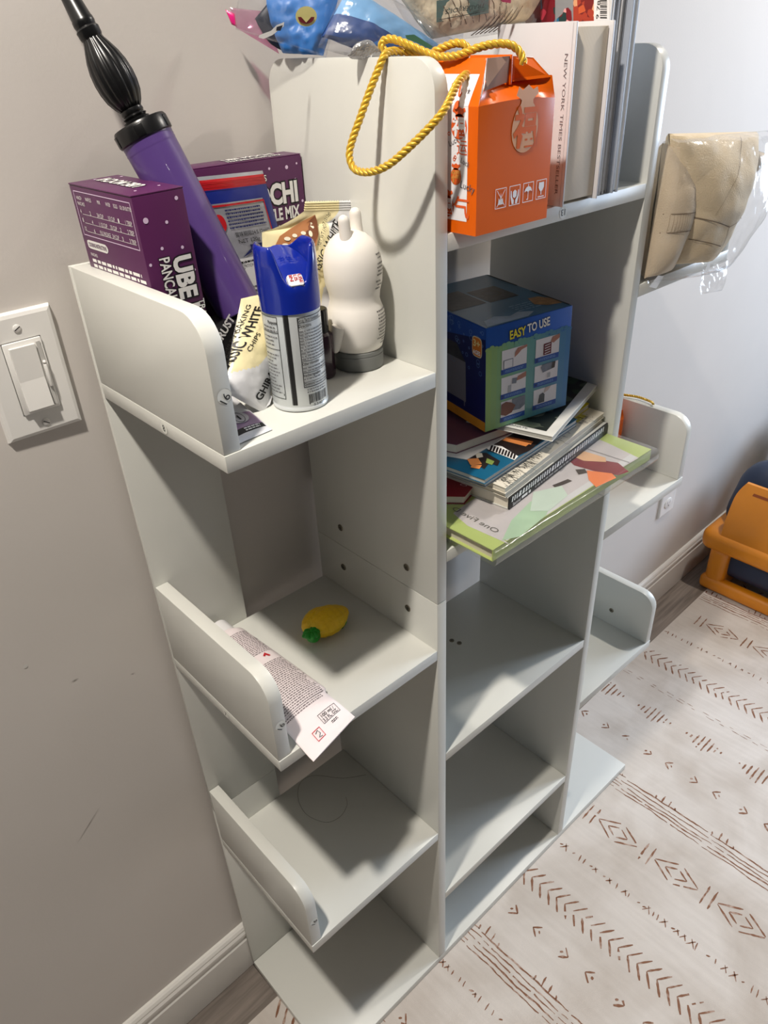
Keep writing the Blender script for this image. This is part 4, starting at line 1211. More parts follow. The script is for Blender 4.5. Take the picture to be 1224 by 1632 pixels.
# pale gold lucky-bag mark
def bagmark(F, cx_, cz_, s_, m, ink_, lift=.0002):
    b.poly(F, [(cx_ + s_ * .5 * math.cos(t) * (1 - .05 * math.sin(t)), cz_ + s_ * .54 * math.sin(t)) for t in [2 * PI * k / 28 for k in range(28)]], m, lift)
    b.poly(F, [(cx_ - s_ * .24, cz_ + s_ * .42), (cx_ + s_ * .24, cz_ + s_ * .42), (cx_ + s_ * .22, cz_ + s_ * .54), (cx_ + s_ * .42, cz_ + s_ * .66), (cx_ + s_ * .36, cz_ + s_ * .80), (cx_ + s_ * .2, cz_ + s_ * .74), (cx_ + s_ * .02, cz_ + s_ * .84), (cx_ - s_ * .2, cz_ + s_ * .74), (cx_ - s_ * .34, cz_ + s_ * .82), (cx_ - s_ * .42, cz_ + s_ * .64), (cx_ - s_ * .22, cz_ + s_ * .54)], m, lift)
    b.text(F, '福', cx_, cz_ - s_ * .34, s_ * .62, ink_, bold=.03, align='C', lift=lift + .0002)
bagmark(FRm, .0575, .077, .0345, gold_p, org)
for k in range(4):
    x0 = .0235 + k * .0185
    b.frame(FRm, x0, .018, x0 + .0145, .034, .0006, whp, .0002, 3)
    cx_ = x0 + .00725
    if k == 0:
        b.poly(FRm, [(cx_ - .0035, .021), (cx_ + .0035, .021), (cx_ + .0025, .026), (cx_ + .001, .0245), (cx_, .0305), (cx_ - .001, .0245), (cx_ - .0028, .0265)], whp)
        for q in (1, -1): b.poly(FRm, [(cx_ - .0055 * q, .0195), (cx_ - .0048 * q, .0195), (cx_ + .0055 * q, .0325), (cx_ + .0048 * q, .0325)], whp, .0004)
    elif k == 1:
        for q in (1, -1):
            b.poly(FRm, [(cx_ + q * .001, .019), (cx_ + q * .0035, .019), (cx_ + q * .0055, .025), (cx_ + q * .0055, .030), (cx_ + q * .0045, .030), (cx_ + q * .0035, .025), (cx_ + q * .001, .022)], whp)
        b.poly(FRm, [(cx_ - .0025, .025), (cx_, .0235), (cx_ + .0025, .025), (cx_ + .0025, .029), (cx_, .0305), (cx_ - .0025, .029)], whp)
    elif k == 2:
        b.poly(FRm, [(cx_ + .0052 * math.cos(t), .0262 + .0045 * math.sin(t)) for t in [PI * k2 / 10 for k2 in range(11)]] + [(cx_ - .0026, .0272), (cx_, .0262), (cx_ + .0026, .0272)][::1], whp)
        b.rect(FRm, cx_ - .0004, .0205, cx_ + .0004, .0265, whp); b.rect(FRm, cx_ - .002, .0198, cx_ + .0004, .0206, whp); b.rect(FRm, cx_ - .0004, .030, cx_ + .0004, .0325, whp)
    else:
        b.poly(FRm, [(cx_ - .0035, .0318), (cx_ - .0038, .0275), (cx_ - .0015, .0245), (cx_ - .0006, .0245), (cx_ - .0006, .0215), (cx_ + .0006, .0215), (cx_ + .0006, .0245), (cx_ + .0015, .0245), (cx_ + .0038, .0275), (cx_ + .0035, .0318), (cx_ + .001, .0318), (cx_ - .0005, .0295), (cx_ + .0003, .0285), (cx_ - .0008, .0318)], whp)
        b.rect(FRm, cx_ - .0045, .0195, cx_ + .0045, .0204, whp)
pb = b
b.build('front_print', gb_)
b = MB()
b.poly(LSo, [(.0, .0105), (od - .0105, .0105), (od - .0105, oh), (od - .0105, oh), (0, oh)], whp, .0002)
bagmark(LSo, od - .020, .082, .017, ora_d, whp, .0005); bagmark(LSo, od - .023, .045, .012, ora_d, gold_p, .0005); bagmark(LSo, od - .033, .021, .016, ora_d, whp, .0005); bagmark(LSo, .012, .06, .02, ora_d, whp, .0005)
b.text(LSo, '运', od - .0165, .0625, .0085, ora_d, align='C', lift=.0005); b.text(LSo, '气', od - .0165, .0145, .0125, ora_d, align='C', bold=.02, lift=.0005)
gpen = mat('grey handwriting', (96, 92, 96), .5)
b.text(LSo, 'Luck', od - .030, .067, .0042, gpen, rot=25, lift=.0005); b.text(LSo, 'Lucky', od - .018, .037, .0055, gpen, rot=-12, width=.016, lift=.0005); b.text(LSo, 'Luck', od - .018, .056, .004, gpen, rot=-20, width=.010, lift=.0005)
for a, c in ((od - .031, .0765), (od - .024, .0595), (od - .025, .058)): b.ring(LSo, a, c, .0015, .0006, ora_d, .0005, 10)
b.build('side_print', gb_)
b = MB()
# roof left panel print follows the sloping card
P0, P1, P2, P3 = A(0, od, oh), A(0, 0, oh), A(.020, .010, orh), A(.020, od - .012, orh)
def RFn(a, c, l=0):
    p = P0.lerp(P1, a).lerp(P3.lerp(P2, a), c); n = (P1 - P0).cross(P3 - P0).normalized()
    return p + n * (l + .0001)
b.poly(RFn, [(0, 0), (.86, 0), (.885, .3), (.93, .66), (0, .66)], whp, .0002)
b.text(RFn, '气', .62, .22, .33, ora_d, align='C', bold=.02, width=.2, lift=.0005); b.disc(RFn, .70, .02, .035, ora_d, .0005, .09)
b.poly(RFn, [(.82 + (.026 if k % 2 == 0 else .011) * math.cos(PI / 2 + k * PI / 5), .30 + (.08 if k % 2 == 0 else .033) * math.sin(PI / 2 + k * PI / 5)) for k in range(10)], gpen, .0005)
b.build('roof_print', gb_)

# gold twisted cord
gold = mat('gold satin cord', (214, 172, 40), .36, metal=.25, var=.08, vscale=400, sheen=.3)
def rope(b, pts, R=.0033, n=3, pitch=.0145, m=gold, step=8):
    P = crom(pts, step)
    # even resampling
    L = [0]
    for i in range(1, len(P)): L.append(L[-1] + (P[i] - P[i - 1]).length)
    N = max(8, int(L[-1] / .0008)); Q = []; k = 0
    for i in range(N + 1):
        t = L[-1] * i / N
        while k < len(L) - 2 and L[k + 1] < t: k += 1
        f = (t - L[k]) / max(1e-9, L[k + 1] - L[k]); Q.append(P[k].lerp(P[k + 1], f))
    up = None; fr_ = []
    for i in range(len(Q)):
        tn = (Q[min(i + 1, len(Q) - 1)] - Q[max(i - 1, 0)]).normalized()
        if up is None: up = tn.orthogonal().normalized()
        up = (up - tn * up.dot(tn)).normalized(); fr_.append((up.copy(), tn.cross(up)))
    for s_ in range(n):
        pth = []
        for i, q in enumerate(Q):
            a = 2 * PI * (i / N * L[-1] / pitch + s_ / n)
            u_, w_ = fr_[i]; pth.append(q + (u_ * math.cos(a) + w_ * math.sin(a)) * R * .50)
        b.tube(pth, R * .50, m, 9)
X = .2292
b = MB()
hole = hit(741, 120, 'x', .2620)
H_ = lambda u, v, x: hit(u, v, 'x', x)
pts = [hole + Vector((.006, .003, 0)), hole, H_(728, 135, .247), H_(710, 172, .226), H_(690, 197, .2165), H_(655, 232, .206), H_(620, 262, .197), H_(590, 274, .192), H_(566, 270, .191), H_(557, 250, .193), H_(561, 225, .198), H_(575, 185, .207), H_(590, 143, .217), H_(604, 108, .2255), H_(612, 90, .2300), H_(622, 82, .2400), H_(640, 82, .252), H_(665, 84, .262), H_(690, 88, .272)]
rope(b, pts)
rope(b, [H_(618, 84, .246), H_(609, 76, .242), H_(610, 66, .243), H_(624, 62, .246), H_(648, 70, .252), H_(680, 84, .262), H_(703, 90, .266), H_(730, 88, .270), H_(762, 76, .278), H_(790, 70, .288), H_(812, 71, .296), H_(826, 80, .302), H_(833, 92, .304), H_(834, 102, .304)])
rope(b, [H_(686, 86, .268), H_(703, 77, .272), H_(724, 69, .276), H_(740, 71, .280), H_(745, 80, .282), H_(741, 90, .284)])
b.build('cord_handle', gb_, label='twisted gold cord', sharp=70)

# ------------------------------------------------------------------ books on the top centre shelf
jac = mat('white book jacket', (216, 215, 217), .3, var=.01, spec=.3)
def pages_mat(name, c1, c2, sc, axis):
    m = bpy.data.materials.new(name); m.use_nodes = True; nt = m.node_tree; p_ = nt.nodes['Principled BSDF']; p_.inputs['Roughness'].default_value = .85
    tc = nt.nodes.new('ShaderNodeTexCoord'); w_ = nt.nodes.new('ShaderNodeTexWave'); w_.inputs['Scale'].default_value = sc; w_.inputs['Distortion'].default_value = 1.5
    w_.bands_direction = axis
    nt.links.new(tc.outputs['Object'], w_.inputs['Vector'])
    r_ = nt.nodes.new('ShaderNodeValToRGB'); r_.color_ramp.elements[0].color = (*lin(c1), 1); r_.color_ramp.elements[1].color = (*lin(c2), 1)
    nt.links.new(w_.outputs['Fac'], r_.inputs['Fac']); nt.links.new(r_.outputs['Color'], p_.inputs['Base Color'])
    return m
pg_v = pages_mat('cream page edges upright', (214, 200, 180), (228, 217, 200), 260, 'X')
pg_h = pages_mat('cream page edges flat', (196, 188, 170), (222, 214, 198), 420, 'Z')
pg_g = pages_mat('grey page edges flat', (150, 146, 138), (204, 200, 190), 420, 'Z')
x0, x1, y0, y1, zt = .3985, .4575, -.2440, -.150, 1.3465
bk_ = thing('book', (.428, -.2, Zc), 'thick white jacketed hardcover book standing with cream page edges facing out', 'book')
b = MB(); b.box((x0 + .0035, y0 + .004, Zc + .004), (x1 - .0035, y1 - .006, zt - .004), pg_v, .0005); b.build('page_block', bk_)
b = MB(); rs = .010
# jacket: left board, rounded spine at the back, right board; a U seen from above
o = [(x0, y0)] + [(x0, y1 - rs)] + [(x0 + rs - rs * math.cos(t), y1 - rs + rs * math.sin(t)) for t in [PI / 2 * k / 8 for k in range(1, 9)]] + [(x1 - rs + rs * math.sin(t), y1 - rs + rs * math.cos(t)) for t in [PI / 2 * k / 8 for k in range(1, 9)]] + [(x1, y0)]
th = .0022
inn = [(x1 - th, y0), (x1 - th, y1 - rs)] + [(x0 + th, y1 - rs), (x0 + th, y0)]
inn = [(x1 - th, y0)] + [(x1 - rs + (rs - th) * math.sin(t), y1 - rs + (rs - th) * math.cos(t)) for t in [PI / 2 * k / 8 for k in range(8, -1, -1)]] + [(x0 + rs - (rs - th) * math.cos(t), y1 - rs + (rs - th) * math.sin(t)) for t in [PI / 2 * k / 8 for k in range(8, -1, -1)]] + [(x0 + th, y0)]
b.prism(o + inn, 2, Zc + .0004, zt, jac, .0004)
F = plane((x0, y1, 0), (0, -1, 0), (0, 0, 1))
tw = (y1 - y0)
b.text(F, 'NEW YORK TIMES BESTSELLER', tw - .0100, 1.3225, .0034, mat('grey jacket lettering', (120, 116, 120), .4), width=.116, rot=-90, lift=.0003)
b.rect(F, tw - .0035, Zc + .002, tw - .003, zt - .001, mat('jacket crease', (186, 184, 186), .4), .0002)
b.build('jacket', bk_)
# thin grey and white volumes beside it
cols = [((222, 222, 222), .0052, .226), ((202, 203, 205), .0078, .238), ((208, 208, 209), .0082, .241), ((192, 194, 198), .007, .236), ((164, 170, 180), .0105, .244)]
xx = .4600; nm = ['thin pale book standing right against the white jacketed book', 'slim grey book standing second from the white jacketed book', 'slim grey-white book in the middle of the thin upright ones',
                   'slim mid-grey book just left of the blue-grey cloth book', 'blue-grey cloth book standing rightmost of the thin upright books']
for k, (c, th, hh) in enumerate(cols):
    o_ = thing('book', (xx + th / 2, -.2, Zc), nm[k], 'book', 'slim upright books on the top shelf')
    if k == 0: SLIM0 = o_
    cm = mat('slim cover %d' % k, c, .45, var=.06, vscale=40, bump=.1 if k == 4 else 0)
    yf_ = -.2405 + (.004, .0075, .006, .0075, .001)[k]
    b = MB(); t2 = min(.0022, th * .28)
    b.prism([(xx, yf_), (xx + t2, yf_), (xx + t2, -.06), (xx + th - t2, -.06), (xx + th - t2, yf_), (xx + th, yf_), (xx + th, -.055), (xx, -.055)], 2, Zc + .0004, Zc + hh, cm, .0003)
    b.build('cover', o_)
    b = MB(); b.box((xx + t2, yf_ + .0008, Zc + .003), (xx + th - t2, -.061, Zc + hh - .004), mat('slim pages', (206, 206, 204), .8)); b.build('page_block', o_)
    xx += th + .0006
# patterned spines standing behind
fl = []
def floral(name, base_, cols_, sc):
    m = bpy.data.materials.new(name); m.use_nodes = True; nt = m.node_tree; p_ = nt.nodes['Principled BSDF']; p_.inputs['Roughness'].default_value = .4
    tc = nt.nodes.new('ShaderNodeTexCoord'); v_ = nt.nodes.new('ShaderNodeTexVoronoi'); v_.inputs['Scale'].default_value = sc
    nt.links.new(tc.outputs['Object'], v_.inputs['Vector'])
    r_ = nt.nodes.new('ShaderNodeValToRGB'); r_.color_ramp.interpolation = 'CONSTANT'
    e = r_.color_ramp.elements; e[0].color = (*lin(base_), 1); e[1].position = .5; e[1].color = (*lin(cols_[0]), 1)
    for k, c in enumerate(cols_[1:]): q = e.new(.6 + .1 * k); q.color = (*lin(c), 1)
    sp = nt.nodes.new('ShaderNodeSeparateColor'); nt.links.new(v_.outputs['Color'], sp.inputs[0]); nt.links.new(sp.outputs[0], r_.inputs['Fac'])
    nt.links.new(r_.outputs['Color'], p_.inputs['Base Color']); return m
f1 = floral('red floral print', (120, 20, 34), [(196, 60, 80), (40, 110, 150), (226, 160, 160), (30, 60, 60)], 160)
f2 = floral('orange red floral print', (170, 60, 40), [(200, 90, 50), (220, 160, 120), (120, 30, 30)], 190)
COV = plane((.4600 - .0001, -.055, 0), (0, -1, 0), (0, 0, 1))
def cpx(u, v):
    p = hit(u, v, 'x', .4600); return (-.055 - p.y, p.z)
b = MB()
def cpoly(pts, m, l=.0002): b.poly(COV, [cpx(*q) for q in pts], m, l)
dr = mat('dark red print', (104, 24, 34), .4); gsp = mat('grey print', (140, 142, 146), .4)
cpoly([(838, 60), (865, 60), (865, -30), (838, -30)], dr)
cpoly([(862, 60), (885, 60), (885, -30), (862, -30)], f1, .0003)
cpoly([(885, 60), (916, 60), (916, -30), (885, -30)], gsp)
cpoly([(886, 40), (888, 30), (897, 22), (900, 14), (906, 12), (911, 18), (912, 30), (910, 42)], f1, .0005)
cpoly([(914, 60), (947, 60), (947, -30), (914, -30)], f2, .0003)
cpoly([(947, 60), (972, 60), (972, -30), (947, -30)], mat('white barcode field', (232, 230, 230), .4), .0004)
for k in range(12):
    v = 27 - k * 3.1; cpoly([(957, v), (968, v + .3), (968, v + 1.5 + (k % 3 == 0) * .9), (957, v + 1.2 + (k % 3 == 0) * .9)], black, .0006)
b.text(COV, '9 780143', cpx(955, 30)[0], cpx(955, 30)[1], .0032, black, rot=90, width=.030, lift=.0007)
b.build('cover_print', SLIM0)
# ------------------------------------------------------------------ bags heaped behind the orange box
clear = film('clear bag film', (.98, .98, .99), .0, .035, 1.0, 38)
crk = film('grey crinkled film', (.55, .55, .56), .16, .2, 1.0, 150)
def blob_bag(mb, c, r, m, seed, n1=64, n2=40, amp=.16, fr_=9, tw=None, sq=.7):
    c = Vector(c); vs = []; fs = []
    for j in range(n2 + 1):
        ph = PI * j / n2
        for i in range(n1):
            th = 2 * PI * i / n1
            d_ = Vector((math.sin(ph) * math.cos(th), math.sin(ph) * math.sin(th), math.cos(ph)))
            q = Vector(tuple((abs(x) ** sq) * (1 if x > 0 else -1) for x in d_))
            s_ = 1 + amp * (noise.noise(d_ * 1.6 + Vector((seed, 0, 0))) + .6 * abs(noise.noise(d_ * fr_ * .5 + Vector((0, seed, 0)))) + .35 * noise.noise(d_ * fr_ + Vector((0, 0, seed))))
            p = Vector((q.x * r[0], q.y * r[1], q.z * r[2])) * s_
            if tw: p = tw @ p
            vs.append(c + p)
    for j in range(n2):
        for i in range(n1): fs.append((j * n1 + i, j * n1 + (i + 1) % n1, (j + 1) * n1 + (i + 1) % n1, (j + 1) * n1 + i))
    mb.add(vs, fs, m)
# crinkled grey bag that carries the others
b = MB(); blob_bag(b, (.322, -.105, Zc + .066), (.062, .062, .064), crk, 5, amp=.12, fr_=16)
gb2 = thing('plastic_bag', (.322, -.105, Zc), 'crinkled translucent grey plastic bag stuffed behind the orange gift box', 'plastic bag')
b.build('bag_film', gb2, sharp=18)
b = MB(); blob_bag(b, (.322, -.105, Zc + .064), (.056, .056, .058), mat('dark grey contents', (70, 70, 72), .8), 7, amp=.08); b.build('bag_contents', gb2)

# blue toy in a clear zip bag with a pink zip, overhanging the left panel
bl1 = mat('blue soft plastic', (44, 118, 196), .4, var=.12, vscale=25); bl2 = mat('deep blue soft plastic', (30, 66, 128), .45, var=.15, vscale=25); lbl = mat('light blue plastic', (120, 172, 218), .35, var=.1)
dkb = mat('dark navy', (22, 30, 48), .5)
zb = thing('zip_bag', (.25, -.07, 1.33), 'clear zip bag with pink corner holding a blue toy above the left panel', 'zip bag')
def quadpad(mb, c, thick, m, seed, crumple=.002, n=24, pw=.5, mf=None):
    f, k = pillow(c, 1, 1, thick, crumple, seed, 30, power=pw); pillow_mesh(mb, f, k, n, n, mf or (lambda s_, t_, fl: m)); return f
Pz = lambda u, v, y: hit(u, v, 'y', y)
b = MB()
f = quadpad(b, [Pz(452, 84, -.048), Pz(516, 88, -.088), Pz(545, -26, -.088), Pz(422, -8, -.045)], .032, bl1, 3, .009)
b.build('blue_toy', zb)
b = MB()
f2_ = quadpad(b, [Pz(428, 62, -.034), Pz(456, 84, -.045), Pz(434, -4, -.04), Pz(406, 30, -.030)], .014, dkb, 8, .003)
b.build('dark_fold', zb)
b = MB()
fz = lambda u, v, y, l=0: Pz(u, v, y)
Fp = lambda a, c, l=0: Pz(a, c, -.094 - l)
b.poly(Fp, [(434, 56), (452, 42), (453, 35), (441, 40), (432, 49), (413, 56), (412, 60), (420, 62)], mat('white stripe', (214, 214, 214), .4))
b.poly(Fp, [(451, 40 ), (447, 49), (440, 49), (441, 43)], dkb, .0006)
b.build('white_stripe', zb)
b = MB()
ygd = mat('pale yellow badge', (206, 198, 130), .4); mar = mat('maroon badge', (110, 30, 40), .4)
b.poly(Fp, [(488 + 17 * math.cos(t), 26 + 17 * math.sin(t) * .95) for t in [2 * PI * k / 24 for k in range(24)]], ygd, .001)
b.poly(Fp, [(488 + 13 * math.cos(t), 27 + 11 * math.sin(t)) for t in [PI * k / 12 for k in range(13)]], mar, .0016)
b.poly(Fp, [(480, 27), (496, 27), (488, 36)], ygd, .002)
b.build('round_badge', zb)
# film
cz = [Pz(375, 47, -.016), Pz(520, 92, -.098), Pz(553, -60, -.095), Pz(392, -50, -.026)]
b = MB(); quadpad(b, cz, .040, clear, 13, .004, 34, .45); b.build('bag_film', zb, sharp=25)
pink = mat('hot pink zip plastic', (226, 34, 128), .35, coat=.2); pinkt = film('pink film', (.95, .62, .78), .05, .1)
b = MB()
c_ = [Pz(369, 39, -.012), Pz(378, 43, -.016), Pz(374, 22, -.016), Pz(359, 15, -.010)]
quadpad(b, c_, .003, pink, 3, .0004, 8); b.build('zip_corner', zb, label='hot pink zip corner')
b = MB(); c_ = [Pz(376, 44, -.016), Pz(445, 86, -.034), Pz(420, 18, -.030), Pz(366, 12, -.013)]
quadpad(b, c_, .006, pinkt, 4, .002, 16); b.build('pink_film', zb)

# long light-blue pack in clear film
lb = thing('wrapped_pack', (.31, -.13, 1.335), 'long blue soft pack in clear film sloping down behind the gold cord', 'wrapped pack')
b = MB(); f = quadpad(b, [Pz(512, 58, -.100), Pz(606, 86, -.128), Pz(712, 82, -.138), Pz(556, -20, -.098)], .028, lbl, 21, .004, 30, .5, lambda s_, t_, fl: lbl if t_ > .42 else (bl2 if s_ < .75 else bl1))
b.build('soft_pack', lb)
b = MB(); Fp = lambda a, c, l=0: Pz(a, c, -.152 - l)
b.poly(Fp, [(646, 56), (660, 55), (690, 74), (686, 78), (664, 68), (648, 62)], mat('green patch', (70, 128, 96), .4)); b.build('green_patch', lb)
b = MB(); quadpad(b, [Pz(506, 76, -.098), Pz(640, 96, -.138), Pz(745, 84, -.146), Pz(556, -40, -.098)], .044, clear, 23, .005, 34, .45); b.build('film_wrap', lb, sharp=25)
b = MB(); quadpad(b, [Pz(554, 89, -.150), Pz(612, 91, -.165), Pz(592, 68, -.155), Pz(562, 76, -.148)], .014, crk, 31, .004, 16)
o = b.build('film_scrap', base=(.27, -.17, 1.33)); tag(o, 'small crinkled grey film scrap above the middle of the left panel top', 'plastic film')

# beige wrapped package with an upside-down teal label
beige = mat('beige packed fluff', (232, 220, 192), .6, var=.18, vscale=90, bump=.7, bscale=120)
teal = mat('teal label', (92, 120, 116), .45)
tp = thing('wrapped_package', (.40, -.13, 1.345), 'beige packed bundle in clear film with an upside-down teal grocery label', 'package')
cT = [Pz(690, 62, -.135), Pz(838, 34, -.150), Pz(880, -45, -.150), Pz(612, -45, -.12)]
b = MB(); fT = quadpad(b, cT, .040, beige, 41, .004, 40, .35)
seam_m = mat('brown crease', (104, 84, 66), .7)
RS = random.Random(3)
for k in range(9):
    s0 = .14 + k * .062 + RS.uniform(-.01, .01); t0 = .1; x_ = s0
    while t0 < .8:
        s1 = x_ + RS.uniform(-.014, .014); t1 = t0 + RS.uniform(.04, .09); w_ = .0028
        b.poly(fT, [(x_ - w_, t0), (x_ + w_, t0), (s1 + w_, t1), (s1 - w_, t1)], seam_m, .0005); x_, t0 = s1, t1 + RS.choice((0, .02))
# teal label on the bundle
NT_ = (cT[1] - cT[0]).cross(cT[3] - cT[0]).normalized()
def on(u, v, l=0):
    s_, t_ = inv_bilin(fT, onplane(u - 24, v + 13, cT[0], NT_), cT); return fT(s_, t_, l)
def lab_px(pts, m, l):
    b.add([on(u, v, l) for u, v in pts], [tuple(range(len(pts)))], m, flat=True)
lab_px([(707, 28), (778, 17), (776, -12), (702, -4)], teal, .0022)
dteal = mat('dark teal ink', (44, 62, 60), .5)
for (p, q) in (((709, 25), (776, 14.5)),): lab_px([p, q, (q[0], q[1] - 1), (p[0], p[1] - 1)], dteal, .0028)
Ft = lambda a, c, l=0: on(771 - a * 56 - c * .4, 2.5 + a * 8.2 + c * 6.5, .0026 + l)
b.text(Ft, "TRADER JOE'S", 0, 0, 1.0, dteal, width=1.0, bold=.01, lift=.0002)
for k in range(7):
    u0 = 772 + k * 7
    lab_px([(u0, 44 - k * 1.2), (u0 + 7 + k, 34 - k * 2), (u0 + 12 + k * 1.5, 22 - k * 3), (u0 + 13 + k * 1.5, 22 - k * 3), (u0 + 8.4 + k, 35 - k * 2), (u0 + 1.3, 45 - k * 1.2)], seam_m, .0016)
b.build('bundle', tp, sharp=60)
b = MB(); quadpad(b, [Pz(676, 72, -.135), Pz(846, 46, -.152), Pz(905, -50, -.152), Pz(600, -50, -.118)], .054, clear, 43, .003, 34, .4); b.build('film_wrap', tp, sharp=25)
b = MB(); quadpad(b, [Pz(800, 3, -.178), Pz(814, 5, -.180), Pz(816, -12, -.18), Pz(790, -12, -.178)], .002, pink, 6, .0002, 6)
b.build('pink_tab', tp, label='bright pink plastic tab')

# ------------------------------------------------------------------ stack of books under the bubble machine box
Zs = ZC[1]
def slab(mb, tops, z0, z1, m, bev=.0008):
    """flat volume from four top corners (x, y) between z0 and z1"""
    bm = bmesh.new(); lo = [bm.verts.new((x, y, z0)) for x, y in tops]; hi = [bm.verts.new((x, y, z1)) for x, y in tops]
    n = len(tops)
    bm.faces.new(lo[::-1]); bm.faces.new(hi)
    for i in range(n): bm.faces.new((lo[i], lo[(i + 1) % n], hi[(i + 1) % n], hi[i]))
    bmesh.ops.recalc_face_normals(bm, faces=bm.faces[:])
    if bev: bmesh.ops.bevel(bm, geom=bm.edges[:], offset=bev, segments=2, affect='EDGES', profile=.5)
    mb.bm(bm, m)
def book(tops, z0, z1, cov, pg, label, tc=.0012, inset=.003, spine=None, prints=None, group='books stacked under the bubble machine box', cov2=None):
    """tops: fl, fr, br, bl corners. spine = index of the edge that is the spine (0 front, 1 right, 2 back, 3 left)"""
    c = Vector((sum(p[0] for p in tops) / 4, sum(p[1] for p in tops) / 4, z0))
    o_ = thing('book', tuple(c), label, 'book', group)
    b = MB(); slab(b, tops, z1 - tc, z1, cov, tc * .3); slab(b, tops, z0, z0 + tc, cov2 or cov, tc * .3)
    if spine is not None:
        i, j = spine, (spine + 1) % 4
        p, q = Vector((*tops[i], 0)), Vector((*tops[j], 0)); d_ = (q - p).normalized(); n_ = Vector((-d_.y, d_.x, 0)) * tc
        slab(b, [(p.x, p.y), (q.x, q.y), (q.x + n_.x, q.y + n_.y), (p.x + n_.x, p.y + n_.y)], z0, z1, cov, tc * .3)
    top = lambda a, cc_, l=0: (Vector((*tops[0], 0)).lerp(Vector((*tops[1], 0)), a)).lerp(Vector((*tops[3], 0)).lerp(Vector((*tops[2], 0)), a), cc_) + Vector((0, 0, z1 + l))
    if prints: prints(b, top)
    b.build('cover', o_, smooth=False)
    ctr = sum((Vector((*p, 0)) for p in tops), Vector()) / 4
    ins = []
    for k, p in enumerate(tops):
        v = Vector((*p, 0)); e1 = (Vector((*tops[(k + 1) % 4], 0)) - v).normalized(); e2 = (Vector((*tops[k - 1], 0)) - v).normalized()
        w_ = v + (e1 + e2) * inset; ins.append((w_.x, w_.y))
    b = MB(); slab(b, ins, z0 + tc, z1 - tc, pg, 0); b.build('page_block', o_, smooth=False)
    return o_
def zpx(u, v, z):
    p = hit(u, v, 'z', z); return (p.x, p.y)
lime = mat('lime green cover', (176, 190, 112), .35, var=.03); lime_in = mat('lilac grey picture ground', (196, 188, 190), .35, var=.05)
mag = mat('plain grey magazine', (188, 188, 184), .5)
b = MB(); slab(b, [(.262, -.226), (.556, -.226), (.556, -.03), (.262, -.03)], Zs + .0002, Zs + .0118, mag, .0008)
o = b.build('magazine', base=(.41, -.13, Zs)); tag(o, 'plain grey magazine lying flat at the very bottom of the book stack', 'magazine')
gt = [zpx(785.6, 877, .886), (.5655, -.2935), (.5655, -.068), (.2525, -.068)]
z0g, z1g = Zs + .012, .886
og, mr, sk, mint = mat('orange print patch', (232, 128, 72), .35, var=.05), mat('maroon print patch', (128, 44, 50), .35, var=.2), mat('skin tone print patch', (222, 176, 138), .35), mat('mint print patch', (172, 198, 170), .35, var=.08)
lgt = mat('pale grey print patch', (206, 204, 206), .35, var=.04); bw = mat('dark brown print', (62, 50, 44), .4)
def green_print(b, top):
    P = lambda pts, m, l=.0002: b.poly(lambda a, c, l2=0: Vector((*zpx(a, c, .886), .886 + l2)), pts, m, l)
    b.rect(top, .0, .0, 1, 1, lime, .0001)
    P([(722, 818), (748, 800), (930, 690), (968, 706), (1018, 730), (800, 858), (812, 868), (745, 838)], lime_in, .0002)
    P([(800, 858), (808, 862), (1015, 729), (1005, 724)], lgt, .0003)
    P([(800, 862), (830, 855), (870, 822), (880, 800), (870, 790), (845, 800), (815, 830)], mint, .00045)
    P([(850, 785), (895, 775), (905, 790), (875, 815), (845, 815)], mat('pale mint patch', (196, 210, 198), .35), .0006)
    P([(905, 733), (925, 728), (985, 738), (1002, 752), (985, 758), (950, 752), (915, 742)], mr, .0004)
    P([(918, 722), (932, 720), (965, 730), (966, 737), (930, 735), (918, 730)], sk, .0006)
    P([(935, 750), (975, 755), (982, 762), (950, 777), (938, 765)], og, .0005)
    P([(917, 749), (932, 748), (936, 754), (922, 757)], bw, .0006); P([(880, 774), (905, 764), (912, 767), (898, 773), (884, 777)], bw, .0005)
    P([(926, 712), (1003, 737), (1003, 738.2), (926, 713.2)], mat('grey print line', (150, 144, 146), .4), .0005)
    A = Vector((*zpx(790, 850, .886), .886)); B_ = Vector((*zpx(719, 812, .886), .886)); C_ = Vector((*zpx(797, 843, .886), .886))
    F = lambda a, c, l=0: A + (B_ - A) * a + (A - C_) * (-1) * (-c) * -1 + Vector((0, 0, l))
    U = (B_ - A); V = U.cross(Vector((0, 0, 1))).normalized() * -.0075
    if V.dot(Vector((0, -1, 0))) < 0: V = -V
    b.text(lambda a, c, l=0: A + U * a + V * c + Vector((0, 0, l)), 'One Five D', 0, 0, 1, mat('thin grey hand lettering', (96, 92, 84), .5), width=1.0, lift=.0006)
gb3 = book(gt, z0g, z1g, lime, pg_h, 'large lime green picture book in clear plastic overhanging the shelf, bottom of the visible stack', .0014, .004, 0, green_print)
b = MB()
gfilm = film('clear book jacket', (.98, .99, .97), .02, .02, .25, 25)
fl_, fr_2 = Vector((*gt[0], 0)), Vector((*gt[1], 0))
